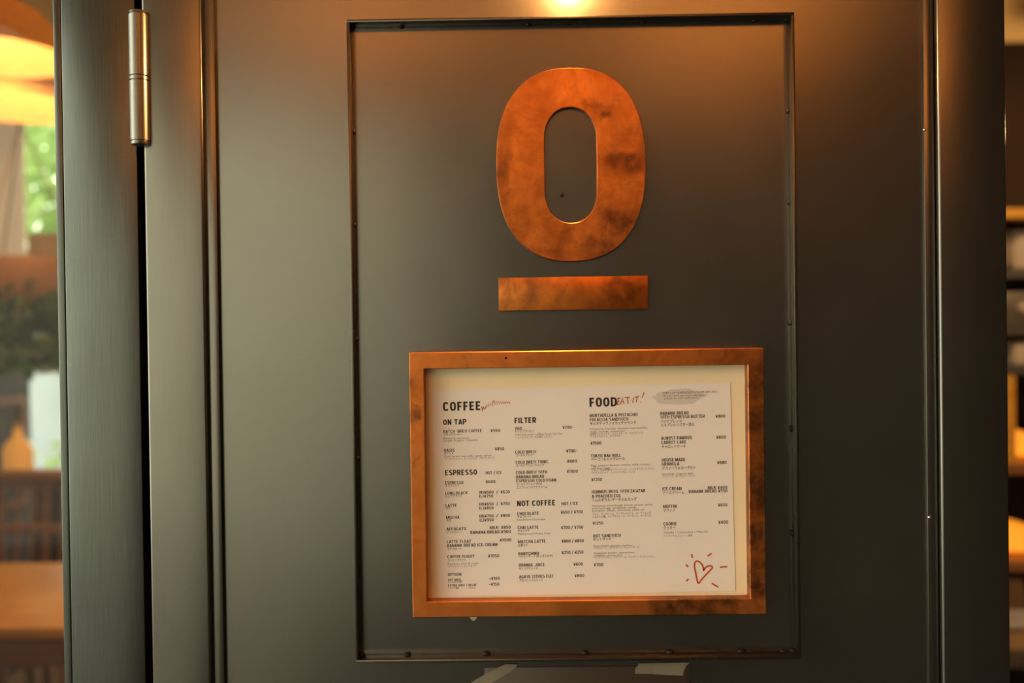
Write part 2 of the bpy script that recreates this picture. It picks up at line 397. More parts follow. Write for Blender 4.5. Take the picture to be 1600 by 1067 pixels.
# ------------------------------------------------------------------ menu print: (style, mm from left, mm down, width mm, height mm, words)
TEXT = [
    ('H', 10.1, 21.0, 38.2, 8.95, 'COFFEE'),
    ('H', 10.0, 34.9, 23.2, 5.48, 'ON TAP'),
    ('B', 10.0, 42.9, 38.3, 2.96, 'BATCH  BREW COFFEE'),
    ('B', 57.2, 43.2, 10.8, 2.96, '¥550-'),
    ('J', 10.1, 45.7, 18.9, 2.14, 'ブラックコーヒー'),
    ('M', 10.0, 49.2, 25.0, 1.83, 'Rotating seasonal'),
    ('M', 10.0, 51.5, 33.9, 1.83, 'single origins / blends'),
    ('B', 10.0, 61.8, 10.7, 3.02, 'OASIS'),
    ('B', 61.0, 61.6, 9.3, 3.02, '¥850'),
    ('J', 10.1, 64.4, 9.4, 2.14, 'オアシス'),
    ('M', 10.1, 67.3, 47.1, 1.83, 'Cold brew, oat milk, agave syrup'),
    ('K', 10.7, 69.8, 49.3, 1.76, 'コールドブリュー、オーツミルク、アガベシロップ'),
    ('H', 10.5, 85.4, 32.2, 5.36, 'ESPRESSO'),
    ('B', 51.1, 85.2, 16.0, 2.9, 'HOT / ICE'),
    ('B', 10.3, 94.4, 18.4, 3.02, 'ESPRESSO'),
    ('J', 10.5, 96.7, 13.8, 2.14, 'エスプレッソ'),
    ('B', 51.0, 94.3, 9.7, 3.02, '¥600'),
    ('B', 10.3, 104.7, 22.4, 3.02, 'LONG BLACK'),
    ('J', 10.4, 107.3, 16.7, 2.14, 'ロングブラック'),
    ('B', 43.9, 104.7, 31.0, 2.96, '(R)¥600  /  ¥630'),
    ('B', 44.1, 108.5, 14.0, 2.96, '(L)¥750'),
    ('B', 10.2, 117.0, 11.3, 3.02, 'LATTE'),
    ('J', 10.7, 119.5, 4.1, 2.14, 'ラテ'),
    ('B', 43.9, 116.5, 30.6, 2.96, '(R)¥650  /  ¥750'),
    ('B', 43.9, 120.5, 14.3, 2.96, '(L)¥850'),
    ('B', 10.4, 129.0, 13.4, 3.02, 'MOCHA'),
    ('J', 10.8, 131.4, 4.4, 2.14, 'モカ'),
    ('B', 43.7, 128.4, 30.8, 2.96, '(R)¥750  /  ¥800'),
    ('B', 43.8, 132.4, 14.2, 2.96, '(L)¥950'),
    ('B', 10.5, 140.6, 19.7, 3.02, 'AFFOGATO'),
    ('J', 10.6, 143.5, 14.5, 2.14, 'アフォガート'),
    ('B', 53.8, 140.2, 21.0, 3.02, 'MILK: ¥850'),
    ('B', 34.2, 144.6, 40.8, 3.02, 'BANANA BREAD:¥900'),
    ('B', 10.6, 153.3, 24.3, 3.02, 'LATTE FLOAT'),
    ('B', 63.4, 152.9, 11.7, 3.02, '¥1000'),
    ('B', 10.5, 157.2, 50.6, 3.02, 'BANANA BREAD ICE CREAM'),
    ('J', 10.8, 160.3, 14.2, 2.14, 'ラテフロート'),
    ('B', 10.6, 168.4, 27.2, 3.02, 'COFFEE FLIGHT'),
    ('B', 51.4, 168.5, 11.0, 3.02, '¥1050'),
    ('J', 11.0, 171.5, 18.1, 2.14, 'コーヒーフライト'),
    ('M', 10.8, 174.8, 30.7, 1.83, 'Espresso shot & Latte'),
    ('K', 11.1, 177.4, 28.7, 1.83, 'エスプレッソショット＆ラテ'),
    ('B', 10.6, 186.2, 13.5, 2.9, 'OPTION'),
    ('B', 51.7, 191.1, 10.8, 2.9, '+¥100'),
    ('B', 10.7, 191.2, 12.8, 2.33, 'OAT MILK'),
    ('J', 10.8, 193.2, 13.6, 1.64, 'オーツミルク変更'),
    ('B', 10.7, 196.9, 28.6, 2.46, 'EXTRA SHOT / DECAF'),
    ('B', 51.3, 196.9, 10.7, 2.9, '+¥150'),
    ('J', 10.8, 199.0, 10.3, 1.64, 'ショット追加'),
    ('J', 30.9, 199.3, 6.5, 1.64, 'デカフェ'),
    ('H', 81.3, 35.1, 21.7, 5.67, 'FILTER'),
    ('B', 81.3, 41.7, 7.4, 3.02, 'V60'),
    ('B', 129.1, 41.8, 10.7, 3.02, '¥700-'),
    ('J', 81.7, 44.2, 18.7, 2.14, 'ドリップコーヒー'),
    ('M', 81.8, 47.3, 46.8, 1.83, 'Choose your coffee from the list'),
    ('K', 81.8, 50.2, 36.7, 2.02, 'リストよりコーヒーをお選びください'),
    ('B', 81.1, 65.4, 21.0, 3.09, 'COLD BREW'),
    ('B', 132.1, 65.5, 10.9, 3.02, '¥700-'),
    ('J', 81.8, 68.1, 18.4, 2.14, 'コールドブリュー'),
    ('B', 81.3, 75.6, 32.8, 3.09, 'COLD BREW TONIC'),
    ('B', 132.7, 75.7, 9.9, 3.09, '¥800'),
    ('J', 81.5, 78.3, 28.1, 2.14, 'コールドブリュートニック'),
    ('B', 81.3, 85.8, 31.3, 3.09, 'COLD BREW WITH'),
    ('B', 132.2, 85.9, 11.0, 3.09, '¥1000'),
    ('B', 81.3, 90.2, 28.1, 3.09, 'BANANA BREAD'),
    ('B', 81.4, 94.1, 40.1, 3.09, 'ESPRESSO COLD FOAM'),
    ('J', 81.7, 97.1, 25.3, 2.02, 'コールドブリュー WITH'),
    ('J', 81.6, 100.4, 30.8, 2.14, 'エスプレッソバナナクリーム'),
    ('H', 81.6, 118.0, 38.4, 5.54, 'NOT COFFEE'),
    ('B', 126.1, 118.0, 16.4, 2.96, 'HOT / ICE'),
    ('B', 81.4, 127.0, 21.8, 3.09, 'CHOCOLATE'),
    ('B', 125.0, 126.6, 22.2, 3.09, '¥650 / ¥700'),
    ('J', 81.6, 129.4, 13.9, 2.14, 'チョコレート'),
    ('M', 81.4, 132.4, 28.1, 1.83, 'Dandelion Chocolate'),
    ('B', 81.5, 140.9, 21.0, 3.09, 'CHAI LATTE'),
    ('B', 125.0, 141.9, 22.1, 3.09, '¥700 / ¥750'),
    ('J', 81.8, 143.8, 11.5, 2.14, 'チャイラテ'),
    ('M', 81.6, 146.6, 32.4, 1.83, "Melbourne's Prana Chai"),
    ('B', 81.7, 155.0, 27.6, 3.09, 'MATCHA LATTE'),
    ('B', 125.2, 155.5, 22.2, 3.09, '¥800 / ¥850'),
    ('J', 81.8, 158.4, 9.3, 2.39, '抹茶ラテ'),
    ('B', 81.7, 167.0, 20.7, 3.09, 'BABYCHINO'),
    ('B', 125.1, 166.9, 21.7, 3.09, '¥250 / ¥250'),
    ('J', 81.7, 169.4, 33.9, 2.14, 'ベイビーチーノ (キッズミルク)'),
    ('B', 81.8, 178.5, 26.0, 3.09, 'ORANGE JUICE'),
    ('B', 136.4, 178.8, 9.6, 3.09, '¥600'),
    ('J', 81.8, 181.4, 18.9, 2.14, 'オレンジジュース'),
    ('B', 81.8, 190.2, 34.4, 3.09, 'AGAVE CITRUS FIZZ'),
    ('B', 137.3, 190.4, 9.6, 3.09, '¥800'),
    ('J', 82.1, 193.5, 23.4, 2.14, 'アガベシトラスフィズ'),
    ('H', 156.5, 20.6, 27.4, 9.2, 'FOOD'),
    ('B', 156.3, 30.8, 47.9, 3.15, 'MORTADELLA & PISTACHIO'),
    ('B', 156.3, 35.0, 38.5, 3.15, 'FOCACCIA SANDWICH'),
    ('J', 156.5, 38.5, 45.9, 2.52, 'モルタデッラフォカッチャサンド'),
    ('M', 156.4, 43.5, 57.6, 1.89, 'Focaccia, ricotta cheese, mortadella,'),
    ('M', 156.3, 46.2, 34.5, 1.89, 'wild rocket, pistachio'),
    ('K', 156.5, 48.6, 52.9, 1.89, '自家製フォカッチャ、リコッタチーズ、モルタデッラ、'),
    ('K', 156.4, 51.1, 30.2, 1.89, 'ワイルドロケット、ピスタチオ'),
    ('B', 156.5, 58.3, 11.0, 3.09, '¥1500'),
    ('B', 156.5, 71.1, 30.0, 3.15, 'TOKYO BAE ROLL'),
    ('J', 156.6, 74.3, 33.7, 2.52, 'ベーコン＆エッグロール'),
    ('M', 156.7, 80.0, 59.0, 1.89, 'Egg, pepper bacon, onion, wild rocket,'),
    ('M', 156.6, 82.7, 18.7, 1.89, 'red eye mayo'),
    ('K', 156.8, 84.6, 62.2, 1.89, 'たまご、Tamo特製ペッパーベーコン、レッドオニオンピクルス'),
    ('K', 156.7, 87.4, 43.3, 1.89, 'ワイルドロケット、レッドアイマヨ、バンズ'),
    ('B', 156.5, 94.7, 10.7, 3.09, '¥1350'),
    ('B', 156.6, 107.0, 53.2, 3.15, "HUMMUS BOWL WITH ZA'ATAR"),
    ('B', 156.6, 111.4, 28.7, 3.15, '& POACHED EGG'),
    ('J', 156.5, 115.0, 44.7, 2.52, 'フムスボウル ザータル＆エッグ'),
    ('M', 156.5, 120.3, 60.5, 1.89, "Hummus, sourdough bread, za'atar spice,"),
    ('M', 156.6, 122.9, 44.6, 1.89, 'poached egg, sunflower seeds,'),
    ('M', 156.5, 125.3, 51.6, 1.89, 'pumpkin seeds, almonds, chilli oil'),
    ('K', 156.7, 128.7, 59.1, 1.89, 'フムス、カンパーニュ、ザータルスパイス、ポーチドエッグ、'),
    ('K', 156.7, 131.4, 58.5, 1.89, 'ひまわりの種、パンプキンシード、アーモンド、チリオイル'),
    ('B', 156.7, 138.2, 10.6, 3.09, '¥1250'),
    ('B', 156.8, 151.1, 27.5, 3.15, 'HOT SANDWICH'),
    ('J', 156.7, 154.3, 18.2, 2.52, 'ホットサンド'),
    ('M', 156.7, 160.5, 38.9, 1.89, 'Prosciutto, gouda, marino'),
    ('K', 157.0, 162.7, 45.5, 1.89, 'プロシュート、ゴーダチーズ、マッパーチーズ'),
    ('M', 156.6, 167.6, 41.9, 1.89, 'Vegemite butter, camembert,'),
    ('M', 157.0, 170.0, 28.1, 1.89, 'cheddar, onion jam'),
    ('K', 156.9, 172.2, 60.6, 1.89, 'ベジマイトバター、カマンベール、チェダー、オニオンジャム'),
    ('B', 156.7, 179.8, 9.6, 3.09, '¥700'),
    ('J', 229.7, 9.5, 55.0, 1.76, '※食物アレルギーをお持ちの方はスタッフにお申し付けください。'),
    ('M', 229.5, 12.3, 41.7, 1.76, '*If you have any food allergies,'),
    ('M', 231.2, 14.8, 34.0, 1.76, 'please let our staff know.'),
    ('B', 226.7, 30.4, 28.2, 3.21, 'BANANA BREAD'),
    ('B', 226.8, 34.2, 44.1, 3.21, 'WITH ESPRESSO BUTTER'),
    ('B', 281.6, 34.6, 9.7, 3.15, '¥800'),
    ('J', 226.9, 38.4, 20.9, 2.52, 'バナナブレッド'),
    ('J', 227.0, 41.8, 33.4, 2.52, 'エスプレッソバター添え'),
    ('B', 226.9, 55.2, 30.6, 3.28, 'ALMOST FAMOUS'),
    ('B', 226.9, 59.5, 24.9, 3.28, 'CARROT CAKE'),
    ('B', 281.8, 55.5, 9.6, 3.15, '¥800'),
    ('J', 227.2, 63.5, 24.0, 2.52, 'キャロットケーキ'),
    ('B', 227.0, 76.9, 23.5, 3.28, 'HOUSE MADE'),
    ('B', 226.9, 81.0, 17.4, 3.28, 'GRANOLA'),
    ('B', 282.1, 80.8, 9.6, 3.15, '¥680'),
    ('J', 227.2, 84.9, 33.3, 2.52, 'グラノーラ＆ヨーグルト'),
    ('M', 227.1, 90.2, 30.9, 1.83, 'Granola, yogurt, jam'),
    ('K', 227.4, 92.7, 32.2, 1.89, 'グラノーラ、ヨーグルト、ジャム'),
    ('B', 227.0, 105.8, 19.1, 3.28, 'ICE CREAM'),
    ('J', 227.2, 109.4, 21.5, 2.39, 'アイスクリーム'),
    ('B', 272.1, 105.7, 19.6, 3.15, 'MILK ¥400'),
    ('B', 253.1, 109.0, 38.6, 3.15, 'BANANA BREAD ¥550'),
    ('B', 227.2, 123.4, 13.4, 3.28, 'MUFFIN'),
    ('B', 281.9, 123.1, 9.4, 3.15, '¥650'),
    ('J', 227.2, 127.1, 12.0, 2.52, 'マフィン'),
    ('B', 227.1, 140.8, 13.3, 3.28, 'COOKIE'),
    ('B', 281.8, 140.4, 9.9, 3.15, '¥400'),
    ('J', 227.2, 144.4, 11.9, 2.52, 'クッキー'),
    ('M', 227.3, 148.7, 43.8, 1.83, 'Vanilla / Chocolate / Matcha'),
    ('K', 227.2, 152.3, 28.7, 1.89, 'バニラ / チョコレート / 抹茶'),
]
HEART = [[(266.1, 187.1), (265.4, 182.8), (263.3, 179.1), (260.5, 177.1), (257.9, 178.0), (256.9, 182.2), (258.2, 190.0), (260.2, 199.1), (263.9, 195.3), (269.8, 189.2), (274.5, 184.2), (273.6, 182.3), (270.2, 182.3), (267.3, 184.5), (265.9, 186.8)], [(254.4, 170.0), (255.2, 173.8)], [(248.6, 180.3), (250.7, 182.7)], [(248.4, 196.9), (250.7, 194.7)], [(270.2, 172.3), (274.3, 169.8)], [(282.2, 183.7), (289.5, 183.3)], [(273.6, 199.5), (280.0, 203.6)]]
YUM = [[(48.4, 17.2), (49.4, 19.8)], [(50.4, 17.2), (49.2, 22.3)], [(50.7, 17.9), (51.1, 20.2), (52.1, 20.2), (53.0, 17.3)], [(53.6, 18.4), (54.4, 15.6), (55.4, 18.0), (56.2, 14.7), (57.5, 17.4), (58.2, 13.9), (59.6, 17.2), (60.3, 12.5), (61.2, 11.5), (62.4, 15.8), (63.7, 12.0), (64.5, 15.7), (65.8, 12.3), (67.0, 15.6), (67.8, 12.7), (69.0, 15.0), (70.1, 12.7), (70.8, 14.9), (72.3, 14.4), (73.6, 13.2), (74.4, 14.9), (76.0, 12.9), (77.3, 15.2)]]
EAT = [[(185.4, 12.8), (183.8, 19.0)], [(184.1, 13.0), (188.0, 12.2)], [(184.3, 15.8), (186.6, 15.6)], [(183.8, 19.0), (186.7, 18.4)], [(187.1, 18.6), (189.7, 12.0), (190.8, 18.2)], [(188.0, 16.3), (190.6, 15.8)], [(191.6, 12.2), (196.7, 11.7)], [(194.5, 12.1), (194.9, 18.4)], [(200.5, 12.2), (199.5, 17.5)], [(201.6, 12.1), (206.2, 11.2)], [(204.2, 11.7), (203.0, 17.1)], [(211.1, 7.3), (209.1, 12.8)], [(207.4, 16.8), (207.2, 17.3)]]

# ================================================================== the setting: street side
tag(box('floor_street', -7, 7, -8, 0.0, -0.06, -0.02, M['pavement']), 'grey pavement in front of the cafe door', 'pavement', kind='structure')
tag(box('floor_dark_added', -1.0, 0.95, -6.2, 0.0, -0.02, -0.012, M['asphalt']), 'dark ground strip added before the door to darken its reflection', 'pavement', kind='structure')  # added out of view so the lower door reflects dark ground
tag(box('ceiling_porch_added', -1.5, 1.15, -3.0, 0.0, 2.42, 2.52, M['soffit']), 'added brown soffit over the cafe entrance, mirrored in the steel', 'soffit', kind='structure')  # added out of view to block sky and reflect warm light
tag(box('wall_right_blocker', 0.95, 1.15, -6.2, 0.0, -0.02, 2.42, M['porch']), 'added dark brown wall blocking light right of the entrance', 'wall', kind='structure')  # added light blocker that keeps the right of the door dark
tag(box('wall_opposite_added', -0.9, 7, -6.6, -6.2, -0.02, 8.0, M['porch']), 'added dark brown wall across the lane, mirrored in the steel', 'wall', kind='structure')  # unseen wall added as the dark half of the steel's reflection
tag(box('wall_opposite_pale_added', -9.0, -0.9, -6.6, -6.2, -0.02, 5.0, M['facade']), 'added pale wall across the lane, mirrored bright in the steel', 'wall', kind='structure')  # unseen wall added as the bright half of the steel's reflection
# ================================================================== the setting: cafe shell
tag(box('floor', -4.2, 4.2, 0.0, 4.4, -0.06, 0.0, M['floorwood']), 'brown oak floor inside the cafe', 'floor', kind='structure')
tag(box('ceiling', -4.2, 4.2, 0.0, 4.4, 3.0, 3.08, M['ceil']), 'ochre ceiling inside the cafe', 'ceiling', kind='structure')
bm = bmesh.new()
abox(bm, -4.2, -2.72, 4.30, 4.40, 0, 3.0)
abox(bm, -2.72, -1.6, 4.30, 4.40, 0, 0.75)
abox(bm, -2.72, -1.6, 4.30, 4.40, 2.86, 3.0)
abox(bm, -1.6, 4.2, 4.30, 4.40, 0, 3.0)
tag(obj('wall_back', bm, M['darkwall']), 'dark brown back wall of the cafe', 'wall', kind='structure')
tag(box('wall_left', -4.3, -4.2, 0.0, 4.4, 0, 3.0, M['plaster']), 'plaster side wall deep in the cafe', 'wall', kind='structure')
tag(box('wall_right', 4.2, 4.3, 0.0, 4.4, 0, 3.0, M['darkwall']), 'dark side wall deep in the cafe', 'wall', kind='structure')
bm = bmesh.new()
abox(bm, -4.2, -1.40, 0.0, 0.10, -0.02, 3.0)
abox(bm, 1.15, 4.2, 0.0, 0.10, -0.02, 3.0)
abox(bm, -1.40, 1.15, 0.0, 0.10, 2.42, 3.0)
abox(bm, -1.40, -0.459, 0.01, 0.09, -0.02, 0.12)
abox(bm, 0.4905, 1.15, 0.01, 0.09, -0.02, 0.12)
tag(obj('wall_front', bm, M['charcoal']), 'charcoal shop front around the door and panes', 'wall', kind='structure')

# side panes of the shop front
w1 = empty('window_1', (-0.93, 0.03, 0.12))
tag(w1, 'clear tall shop window beside the hinge post', 'window', kind='structure')
def wpart(name, parent, *a, bev=0.0):
    o = box(name, *a, parent=parent, bev=bev)
    o.location = -Vector(parent.location)
    return o
wpart('pane', w1, -1.40, -0.4585, 0.030, 0.036, 0.12, 2.42, M['glass'])
wpart('glazing_bead', w1, -0.459, -0.4512, 0.001, 0.05, 0.0, 2.42, M['post'], bev=0.001)
w2 = empty('window_2', (0.82, 0.03, 0.12))
tag(w2, 'clear narrow shop window beside the latch side of the door', 'window', kind='structure')
wpart('pane', w2, 0.4895, 1.15, 0.030, 0.036, 0.12, 2.42, M['glass'])
wpart('glazing_bead', w2, 0.4890, 0.4912, -0.004, 0.05, 0.0, 2.42, M['bar'], bev=0.0005)
# back window with frame
w3 = empty('window_3', (-2.1, 4.35, 0.75))
tag(w3, 'bright garden window in the back wall', 'window', kind='structure')
wpart('pane', w3, -2.72, -1.6, 4.345, 4.350, 0.75, 2.86, M['glass'])
for a in ((-2.72, -2.68, 0.75, 2.86), (-1.64, -1.60, 0.75, 2.86), (-2.72, -1.60, 0.75, 0.80), (-2.72, -1.60, 2.81, 2.86)):
    wpart('window_frame', w3, a[0], a[1], 4.32, 4.38, a[2], a[3], M['walnut'])

# door post (fixed frame) with the dark hinge gap beside it
p = empty('trim_1', (-0.41, 0.0, 0.0))
tag(p, 'brushed grey steel door post carrying the hinge', 'door post', kind='structure')
wpart('post_face', p, -0.4505, -0.3757, 0.0, 0.09, -0.02, 2.42, M['post'], bev=0.0012)
wpart('gap_backing', p, -0.3757, -0.36, 0.05, 0.09, -0.02, 2.42, M['dark_gap'])

# ================================================================== the door leaf
D = empty('door_1', (0.06, 0.0, 0.0))
tag(D, 'dark blackened steel door with a raised rectangular steel surround', 'door', kind='structure')
def dpart(name, *a, bev=0.0, seg=2):
    o = box(name, *a, parent=D, bev=bev, seg=seg)
    o.location = -Vector(D.location)
    return o
Z0, Z1 = 0.0, 2.40
dpart('door_panel', -0.298, 0.418, 0.0, 0.045, Z0, Z1, M['panel'])
dpart('stile', -0.3645, -0.3052, -0.012, 0.04, Z0, Z1, M['stile'], bev=0.0026, seg=4)
dpart('edge_strip', -0.3058, -0.2938, -0.006, 0.03, Z0, Z1, M['stile'], bev=0.0010)
dpart('edge_strip', 0.4110, 0.4212, -0.005, 0.03, Z0, Z1, M['stile'], bev=0.0010)
dpart('stile', 0.4222, 0.4890, -0.012, 0.04, Z0, Z1, M['stile'], bev=0.0026, seg=4)
RX0, RX1, RZ0, RZ1, RD, RT = -0.1598, 0.2811, 1.1785, 1.8159, 0.016, 0.003
dpart('surround_bar', RX0, RX1, -RD, 0.001, RZ1 - RT, RZ1, M['bar'], bev=0.0005)
dpart('surround_bar', RX0, RX1, -RD, 0.001, RZ0, RZ0 + RT, M['bar'], bev=0.0005)
dpart('surround_bar', RX0, RX0 + RT, -RD, 0.001, RZ0 + RT, RZ1 - RT, M['bar'], bev=0.0005)
dpart('surround_bar', RX1 - RT, RX1, -RD, 0.001, RZ0 + RT, RZ1 - RT, M['bar'], bev=0.0005)
bm = bmesh.new()
bmesh.ops.create_icosphere(bm, subdivisions=2, radius=1.0)
for v in bm.verts:
    v.co *= 1 + 0.18 * math.sin(5 * v.co.x + 3 * v.co.z) * math.cos(4 * v.co.y)
weld0 = obj('weld_bead', bm, M['weld'], D, smooth=True)
ix0, ix1, iz0, iz1 = RX0 + RT, RX1 - RT, RZ0 + RT, RZ1 - RT
welds = [(-0.1065, iz1), (ix0, iz1), (0.02, iz1), (0.135, iz1), (0.2457, iz1), (ix1, iz1), (ix1, 1.7226), (ix1, 1.631), (ix1, 1.511), (ix1, 1.405), (ix1, 1.30),
         (ix0, 1.7084), (ix0, 1.615), (ix0, 1.50), (ix0, 1.38), (ix0, 1.27), (ix0, iz0), (-0.1103, iz0), (-0.0305, iz0), (0.0691, iz0), (0.1544, iz0), (0.2261, iz0), (0.268, iz0), (ix1, iz0)]
for i, (x, z) in enumerate(welds):
    o = weld0 if i == 0 else weld0.copy()
    if i: C.objects.link(o); o.parent = D
    horiz = z in (iz0, iz1)
    k = random.uniform(0.85, 1.15) * (1.0 if (horiz and z == iz0) else 0.75)
    o.scale = (0.0042 * k, 0.0026, 0.0030 * k) if horiz else (0.0026 * k, 0.0026, 0.0040 * k)
    o.rotation_euler = (0, random.uniform(-0.3, 0.3), 0)
    o.location = Vector((x, -0.0012, z)) - Vector(D.location)
for x, z in ((0.4120, 1.7007), (0.4130, 1.3153)):
    bm = bmesh.new()
    alathe(bm, [(0.0, 0.0012), (0.0010, 0.0010), (0.0017, 0.0004), (0.0018, 0.0)], n=16)
    for v in bm.verts: v.co = Vector((v.co.x, -v.co.z, v.co.y))
    o = obj('screw', bm, M['screw'], D, smooth=True)
    o.location = Vector((x, -0.005, z)) - Vector(D.location)

# hinge: two knuckles, washers, end caps
H = empty('door_hinge', (-0.3672, -0.0125, 1.6955))
tag(H, 'satin steel barrel hinge between the post and the door', 'hinge')
def hpart(name, prof, mat):
    bm = bmesh.new()
    alathe(bm, prof, n=48, close=True)
    return obj(name, bm, mat, H, smooth=True, angle=35)
hr = 0.0098
hpart('lower_knuckle', [(hr - 0.0004, 0.0042), (hr, 0.0047), (hr, 0.0632), (hr - 0.0004, 0.0637)], M['hinge'])
hpart('upper_knuckle', [(hr - 0.0004, 0.0683), (hr, 0.0688), (hr, 0.1286), (hr - 0.0004, 0.1291)], M['hinge'])
hpart('washer', [(hr - 0.0012, 0.0637), (hr - 0.0012, 0.0645), (hr, 0.0645), (hr, 0.0675), (hr - 0.0012, 0.0675), (hr - 0.0012, 0.0683)], M['hinge'])
hpart('end_cap', [(hr * 0.75, 0.0), (hr * 0.93, 0.0008), (hr * 0.97, 0.0032), (hr * 0.90, 0.0034), (hr * 0.90, 0.0042)], M['hinge'])
hpart('end_cap', [(hr * 0.90, 0.1291), (hr * 0.90, 0.1298), (hr * 0.97, 0.1300), (hr * 0.93, 0.1322), (hr * 0.75, 0.1330)], M['hinge'])
bm = bmesh.new(); abox(bm, -0.0085, -0.0035, 0.004, 0.0200, 0.070, 0.128)
obj('leaf_tab', bm, M['dark_gap'], H)
bm = bmesh.new(); abox(bm, 0.0030, 0.0060, 0.004, 0.0200, 0.005, 0.062)
obj('leaf_tab', bm, M['dark_gap'], H)

# ================================================================== copper letter and bar
def superloop(cx, cz, a, b, n, N=96):
    out = []
    for i in range(N):
        t = 2 * math.pi * i / N
        ct, st = math.cos(t), math.sin(t)
        out.append((cx + a * math.copysign(abs(ct) ** (2 / n), ct), cz + b * math.copysign(abs(st) ** (2 / n), st)))
    return out
def stadium(cx, cz, a, b, N=96):
    out = []
    for i in range(N):
        t = 2 * math.pi * i / N
        ct, st = math.cos(t), math.sin(t)
        s = b - a * 1.22
        out.append((cx + a * math.copysign(abs(ct) ** 0.92, ct), cz + a * 1.22 * st + (s * math.copysign(min(1, abs(st) * 6), st))))
    return out
bm = bmesh.new()
LX, LZ, LT = 0.0605, 1.6715, 0.006
outer = superloop(0, 0, 0.0743, 0.0960, 2.43)
inner = stadium(-0.0003, -0.0007, 0.0262, 0.0576)
bev = 0.0006
def ring(pts, y, off=0.0, cx=0, cz=0):
    res = []
    for x, z in pts:
        d = Vector((x - cx, z - cz)); l = d.length
        d = d * ((l + off) / l)
        res.append(bm.verts.new((cx + d.x, y, cz + d.y)))
    return res
ro = [ring(outer, 0.0), ring(outer, -LT + bev), ring(outer, -LT, -bev)]
ri = [ring(inner, 0.0), ring(inner, -LT + bev), ring(inner, -LT, bev)]
N = len(outer)
for seq in (ro, ri):
    for a, b in zip(seq, seq[1:]):
        for k in range(N): bm.faces.new((a[k], a[(k + 1) % N], b[(k + 1) % N], b[k]))
for k in range(N):
    bm.faces.new((ro[2][k], ro[2][(k + 1) % N], ri[2][(k + 1) % N], ri[2][k]))
    bm.faces.new((ro[0][k], ro[0][(k + 1) % N], ri[0][(k + 1) % N], ri[0][k]))
o = obj('copper_letter', bm, M['copper_o'], smooth=True, angle=30)
o.location = (LX, 0.0, LZ)
tag(o, 'large patinated copper letter O fixed on the steel door', 'letter')
o = box('copper_bar', -0.0745, 0.0745, -0.006, 0.0, -0.01655, 0.01655, M['copper_bar'], bev=0.0006)
o.location = (0.0613, 0.0, 1.5431)
tag(o, 'flat patinated copper bar under the letter O', 'bar')

# ================================================================== menu case
FX0, FX1, FZ0, FZ1 = -0.102, 0.2465, 1.2243, 1.4863
IX0, IX1, IZ0, IZ1 = -0.0875, 0.2307, 1.2400, 1.4700
FO = Vector((0.07225, 0.0, FZ0))
F = empty('menu_case', FO)
tag(F, 'wall mounted copper framed menu case under the copper bar', 'menu case')
fo = [(FX0, FZ0), (FX1, FZ0), (FX1, FZ1), (FX0, FZ1)]
fi = [(IX0, IZ0), (IX1, IZ0), (IX1, IZ1), (IX0, IZ1)]
bm = bmesh.new()
FY, BY = -0.020, 0.0
e = 0.0007
def rect(x0, x1, z0, z1, y): return [bm.verts.new(Vector((x, y, z)) - FO) for x, z in ((x0, z0), (x1, z0), (x1, z1), (x0, z1))]
rings = [rect(FX0, FX1, FZ0, FZ1, BY), rect(FX0, FX1, FZ0, FZ1, FY + e), rect(FX0 + e, FX1 - e, FZ0 + e, FZ1 - e, FY),
         rect(IX0 - e, IX1 + e, IZ0 - e, IZ1 + e, FY), rect(IX0, IX1, IZ0, IZ1, FY + e), rect(IX0, IX1, IZ0, IZ1, BY)]
for a, b in zip(rings, rings[1:] + rings[:1]):
    for k in range(4): bm.faces.new((a[k], a[(k + 1) % 4], b[(k + 1) % 4], b[k]))
obj('frame', bm, M['copper_f'], F)
def fpart(name, *a, bev=0.0):
    o = box(name, *a, parent=F, bev=bev)
    o.location = -FO
    return o
fpart('backing_board', IX0 - 0.0002, IX1 + 0.0002, -0.0062, -0.0002, IZ0 - 0.0002, IZ1 + 0.0002, M['board'])
bm = bmesh.new()
alathe(bm, [(0.0, 0.0004), (0.0011, 0.0003), (0.0013, 0.0)], n=12)
for v in bm.verts: v.co = Vector((v.co.x, -v.co.z, v.co.y))
o = obj('pin', bm, M['weld'], F)
o.location = Vector((-0.0065, FY, 1.4797)) - FO

# menu sheet: A4 landscape with its print, slightly turned in the case
ANG = math.radians(0.75)
TLX, TLZ = -0.0808, 1.4481
SH = empty('menu_sheet', (TLX, -0.0066, TLZ))
SH.rotation_euler = (0, -ANG, 0)
tag(SH, 'white printed coffee and food menu sheet inside the copper case', 'menu')
box('paper', 0, 0.297, -0.0001, 0.0002, -0.2075, 0.0, M['paper'], SH)
INK_Y = -0.00018

